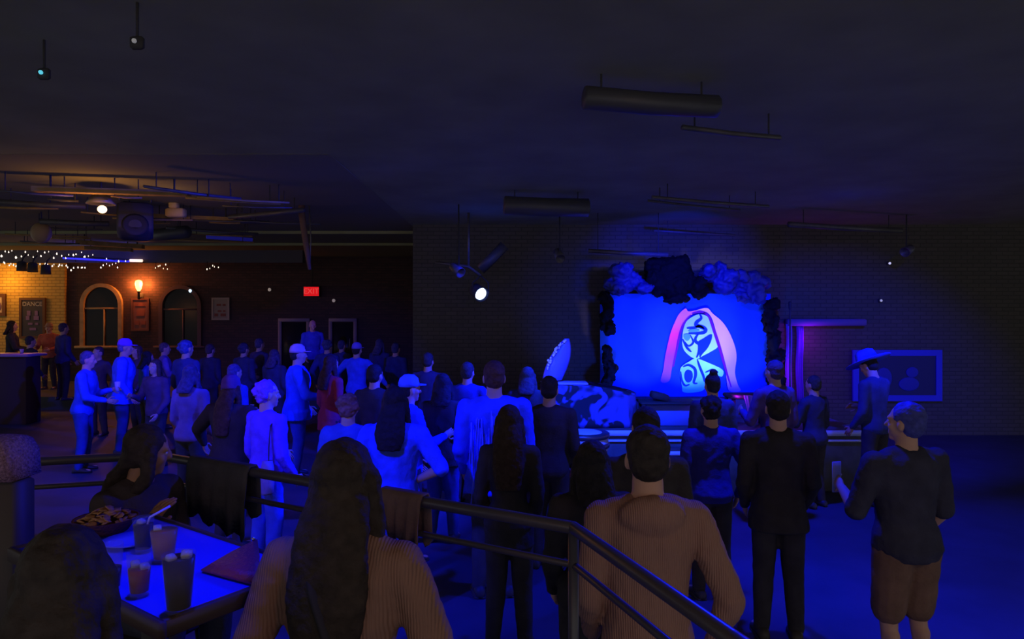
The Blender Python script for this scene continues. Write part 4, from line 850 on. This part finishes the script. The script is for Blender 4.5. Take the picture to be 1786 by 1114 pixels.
def hang_jacket(a, b, La, Lb, back, col, label):
    rings = []; dr = (b - a).normalized(); nr = Vector((-dr.y, dr.x, 0)).normalized()
    for j in range(17):
        f = j / 16; q = a.lerp(b, f); L1 = La + (Lb - La) * f + .02 * math.sin(j * 1.3) - (.05 if j in (0, 16) else 0); L2 = back + .02 * math.sin(j); w = .008 * math.sin(j * 1.7)
        pr = [q - nr * (.040 + w) + Vector((0, 0, -L1)), q - nr * (.042 + w) + Vector((0, 0, -L1 * .5)), q - nr * .037, q - nr * .02 + Vector((0, 0, .030)), q + nr * .02 + Vector((0, 0, .030)), q + nr * .037, q + nr * (.038 + w) + Vector((0, 0, -L2))]
        rings.append(pr + [p + ((q - p).normalized() * .009) for p in pr[::-1]])
    return tag(MB().loft(rings).build('jacket', cloth(col)), label, 'jacket')
def on_rail(px):                         # the point of the long rail seen at that pixel column
    k = (px - CX) / F; A, B = path[1], path[2]; f = (k * A.y - A.x) / ((B.x - A.x) - k * (B.y - A.y)); return A.lerp(B, f)
hang_jacket(on_rail(668), on_rail(742), .10, .20, .16, (.16, .11, .11), 'brownish jacket folded over the railing right of the sweater woman')
hang_jacket(on_rail(338), on_rail(442), .22, .30, .2, (.07, .068, .085), 'black jacket hung over the railing left of the sweater woman')

# ------------------------------------------------------------------ table and what stands on it
TZ = 1.5; C0 = Vector((-.888, 1.753, 0)); u = Vector((.473, .881, 0)).normalized(); v = Vector((-.82, .575, 0)).normalized(); TU, TV = .47, .96
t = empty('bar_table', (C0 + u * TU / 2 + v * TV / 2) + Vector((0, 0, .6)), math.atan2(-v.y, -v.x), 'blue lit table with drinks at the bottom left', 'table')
MB().bbox((0, 0, TZ - .6 - .018), (TV, TU, .03), .004).build('table_top', mat('table_white', (.03, .055, .8), .38, .4), t)  # blue light is tinted into the colour of the top
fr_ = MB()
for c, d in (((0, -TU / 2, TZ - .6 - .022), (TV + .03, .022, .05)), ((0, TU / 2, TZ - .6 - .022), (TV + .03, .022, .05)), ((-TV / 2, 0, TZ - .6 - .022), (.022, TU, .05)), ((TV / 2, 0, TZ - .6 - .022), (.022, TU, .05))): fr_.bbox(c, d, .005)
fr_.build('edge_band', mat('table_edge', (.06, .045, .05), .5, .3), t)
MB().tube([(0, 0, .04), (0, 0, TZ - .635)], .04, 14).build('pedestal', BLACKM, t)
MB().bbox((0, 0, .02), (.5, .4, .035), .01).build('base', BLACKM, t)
def onT(px, py, z=TZ): Y = (EYE - z) * F / (py - HY); return Vector(((px - CX) / F * Y, Y, z))
M_GL = mat('glass_thin', (.3, .3, .36), .08, .25, alpha=.12); M_COLA = mat('drink_cola', (.02, .012, .010), .3, .1); M_RED = mat('drink_red', (.24, .06, .03), .3, .12); M_AMB = mat('drink_amber', (.36, .17, .05), .3, .12)
M_ICE = mat('ice', (.35, .35, .42), .15, .4)
def glass(px, py, h, r, dm, fill, label, name='pint_glass', ice=3, straw=None):
    q = onT(px, py); t = empty(name, q, 0, label, 'glass')
    MB().lathe([(r * .72, .001), (r * .75, .004), (r, h), (r * .955, h), (r * .70, .012), (.002, .012)], n=28).build('glass_wall', M_GL, t)
    MB().lathe([(r * .69, .013), (r * (.69 + .26 * fill), h * fill), (.002, h * fill + .001)], n=28).build('drink', dm, t); dk = t.children[-1]
    rr = random.Random(int(px))
    for i in range(ice):
        an = rr.uniform(0, 6.28); MB().bbox((r * .5 * math.cos(an), r * .5 * math.sin(an), h * fill + .004 + .003 * i), (.024, .024, .022), .005, Matrix.Rotation(rr.uniform(0, 1.5), 3, 'Z') @ Matrix.Rotation(.5, 3, 'X')).build('ice_cube', M_ICE, dk)
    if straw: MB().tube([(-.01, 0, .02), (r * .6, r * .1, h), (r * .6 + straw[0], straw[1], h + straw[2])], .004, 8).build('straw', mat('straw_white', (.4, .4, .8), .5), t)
    return t
glass(312, 1066, .155, .043, M_COLA, .93, 'tall dark cola glass with ice at the near corner of the table')
glass(243, 1038, .125, .034, M_RED, .62, 'reddish half full glass in the middle of the near table edge', 'tumbler', 2)
glass(193, 1030, .135, .034, M_COLA, .5, 'glass beside the dark silhouetted person at the left of the table', 'tumbler', 2)
glass(286, 978, .105, .043, M_AMB, .95, 'amber drink in a short glass behind the cola glass', 'tumbler', 1)
glass(250, 962, .115, .034, M_COLA, .8, 'dark drink with a white straw at the far side of the table', 'pint_glass', 1, (.055, .03, .03))
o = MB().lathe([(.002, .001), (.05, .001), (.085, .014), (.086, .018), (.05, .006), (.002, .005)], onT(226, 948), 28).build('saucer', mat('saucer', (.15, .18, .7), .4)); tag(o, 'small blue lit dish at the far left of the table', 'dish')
q = onT(186, 926); t = empty('snack_basket', q, 0, 'round basket heaped with reddish snack chips on the table', 'basket')
MB().lathe([(.07, .001), (.105, .05), (.11, .052), (.10, .05), (.066, .006), (.002, .006)], n=24).build('basket', mat('basket_weave', (.14, .05, .04), .8, bump=.8, bscale=80), t)
mb = MB(); rr = random.Random(8)
for i in range(70):
    an = rr.uniform(0, 6.28); d = .085 * math.sqrt(rr.random()); mb.ell((d * math.cos(an), d * math.sin(an), .035 + .05 * (1 - d / .09) + rr.uniform(0, .012)), (.02, .014, .004), Matrix.Rotation(rr.uniform(0, 3), 3, 'Z') @ Matrix.Rotation(rr.uniform(-.8, .8), 3, 'X'), 7, 5)
o = mb.build('snack_chips', mat('snack_chips', (.36, .19, .10), .8, var=.3, vscale=30), t); o['kind'] = 'stuff'
# red folded purse pointing left, by the woman's arm
pts = [(352, 996), (400, 972), (448, 952), (452, 985), (448, 1022), (395, 1008)]
lo = [onT(x, y, TZ + .002) for x, y in pts]; hi = [p + Vector((0, 0, .006 + .020 * i_)) for p, i_ in zip(lo, (0, .4, .8, 1, .8, .4))]
ce = sum(hi, Vector()) / 6 + Vector((0, 0, .01)); mb = MB().loft([lo, [p.lerp(ce, -.03) for p in hi], [p.lerp(ce, .25) + Vector((0, 0, .010)) for p in hi]])
t = mb.build('clutch_purse', mat('purse_red', (.30, .05, .08), .45, .4, bump=.6, bscale=70)); tag(t, 'dark red folded purse on the table by the sweater woman', 'purse')
MB().ell(hi[2].lerp(ce, .2) + Vector((0, 0, .014)), .007, None, 8, 6).build('clasp', mat('clasp', (.7, .6, .5), .2, .6, metal=1), t)
# ------------------------------------------------------------------ seats on the platform
M_SEAT = mat('seat_vinyl', (.06, .05, .055), .5, .25)
def chair(loc, rz, label, sh=.42, name='stool'):
    t = empty(name, loc, rz, label, 'stool')
    MB().bbox((0, .06, sh - .025), (.38, .38, .05), .02).build('seat', M_SEAT, t)
    for sx in (-1, 1):
        for sy in (-1, 1): MB().tube([(sx * .16, .06 + sy * .16, sh - .04), (sx * .18, .06 + sy * .18, 0)], [.016, .012], 8).build('leg', BLACKM, t)
    return t
chair((wom.location.x, wom.location.y, .6), wom.rotation_euler.z, 'backless seat under the brown sweater woman', .38)
chair((dark.location.x, dark.location.y, .6), dark.rotation_euler.z, 'seat under the dark silhouetted person bottom left', .43)
chair((chin.location.x, chin.location.y, .6), chin.rotation_euler.z, 'seat under the person with a hand at the chin', .37)
# high upholstered seat back at the left edge
a = P(-70, 752, 2.6); b = P(66, 752, 2.6); w_ = b.x - a.x
t = empty('booth_seat', ((a.x + b.x) / 2, 2.55, .6), 0, 'high padded purple grey booth back at the left edge', 'booth')
M_TWEED = mat('tweed', (.26, .15, .24), .95, .05, bump=1.0, bscale=160, var=.45, vscale=110)
zt = a.z - .6
mb = MB(); rings = []
for x in [-w_ / 2 + w_ * i / 12 for i in range(13)]:
    e = min(1, (w_ / 2 - abs(x)) / .06); top = zt - .05 * (1 - math.sqrt(max(0, 1 - (1 - e) ** 2)))
    rings.append([Vector((x, -.09, zt - .16)), Vector((x, -.10, top - .05)), Vector((x, -.07, top - .012)), Vector((x, 0, top)), Vector((x, .06, top - .015)), Vector((x, .07, zt - .16))])
mb.loft(rings); mb.build('headrest', M_TWEED, t)
MB().bbox((0, 0, (zt - .16) / 2), (w_ - .02, .12, zt - .16), .02).build('backrest', M_SEAT, t)
MB().bbox((0, -.3, .22), (w_ - .02, .48, .44), .03).build('seat', M_SEAT, t)
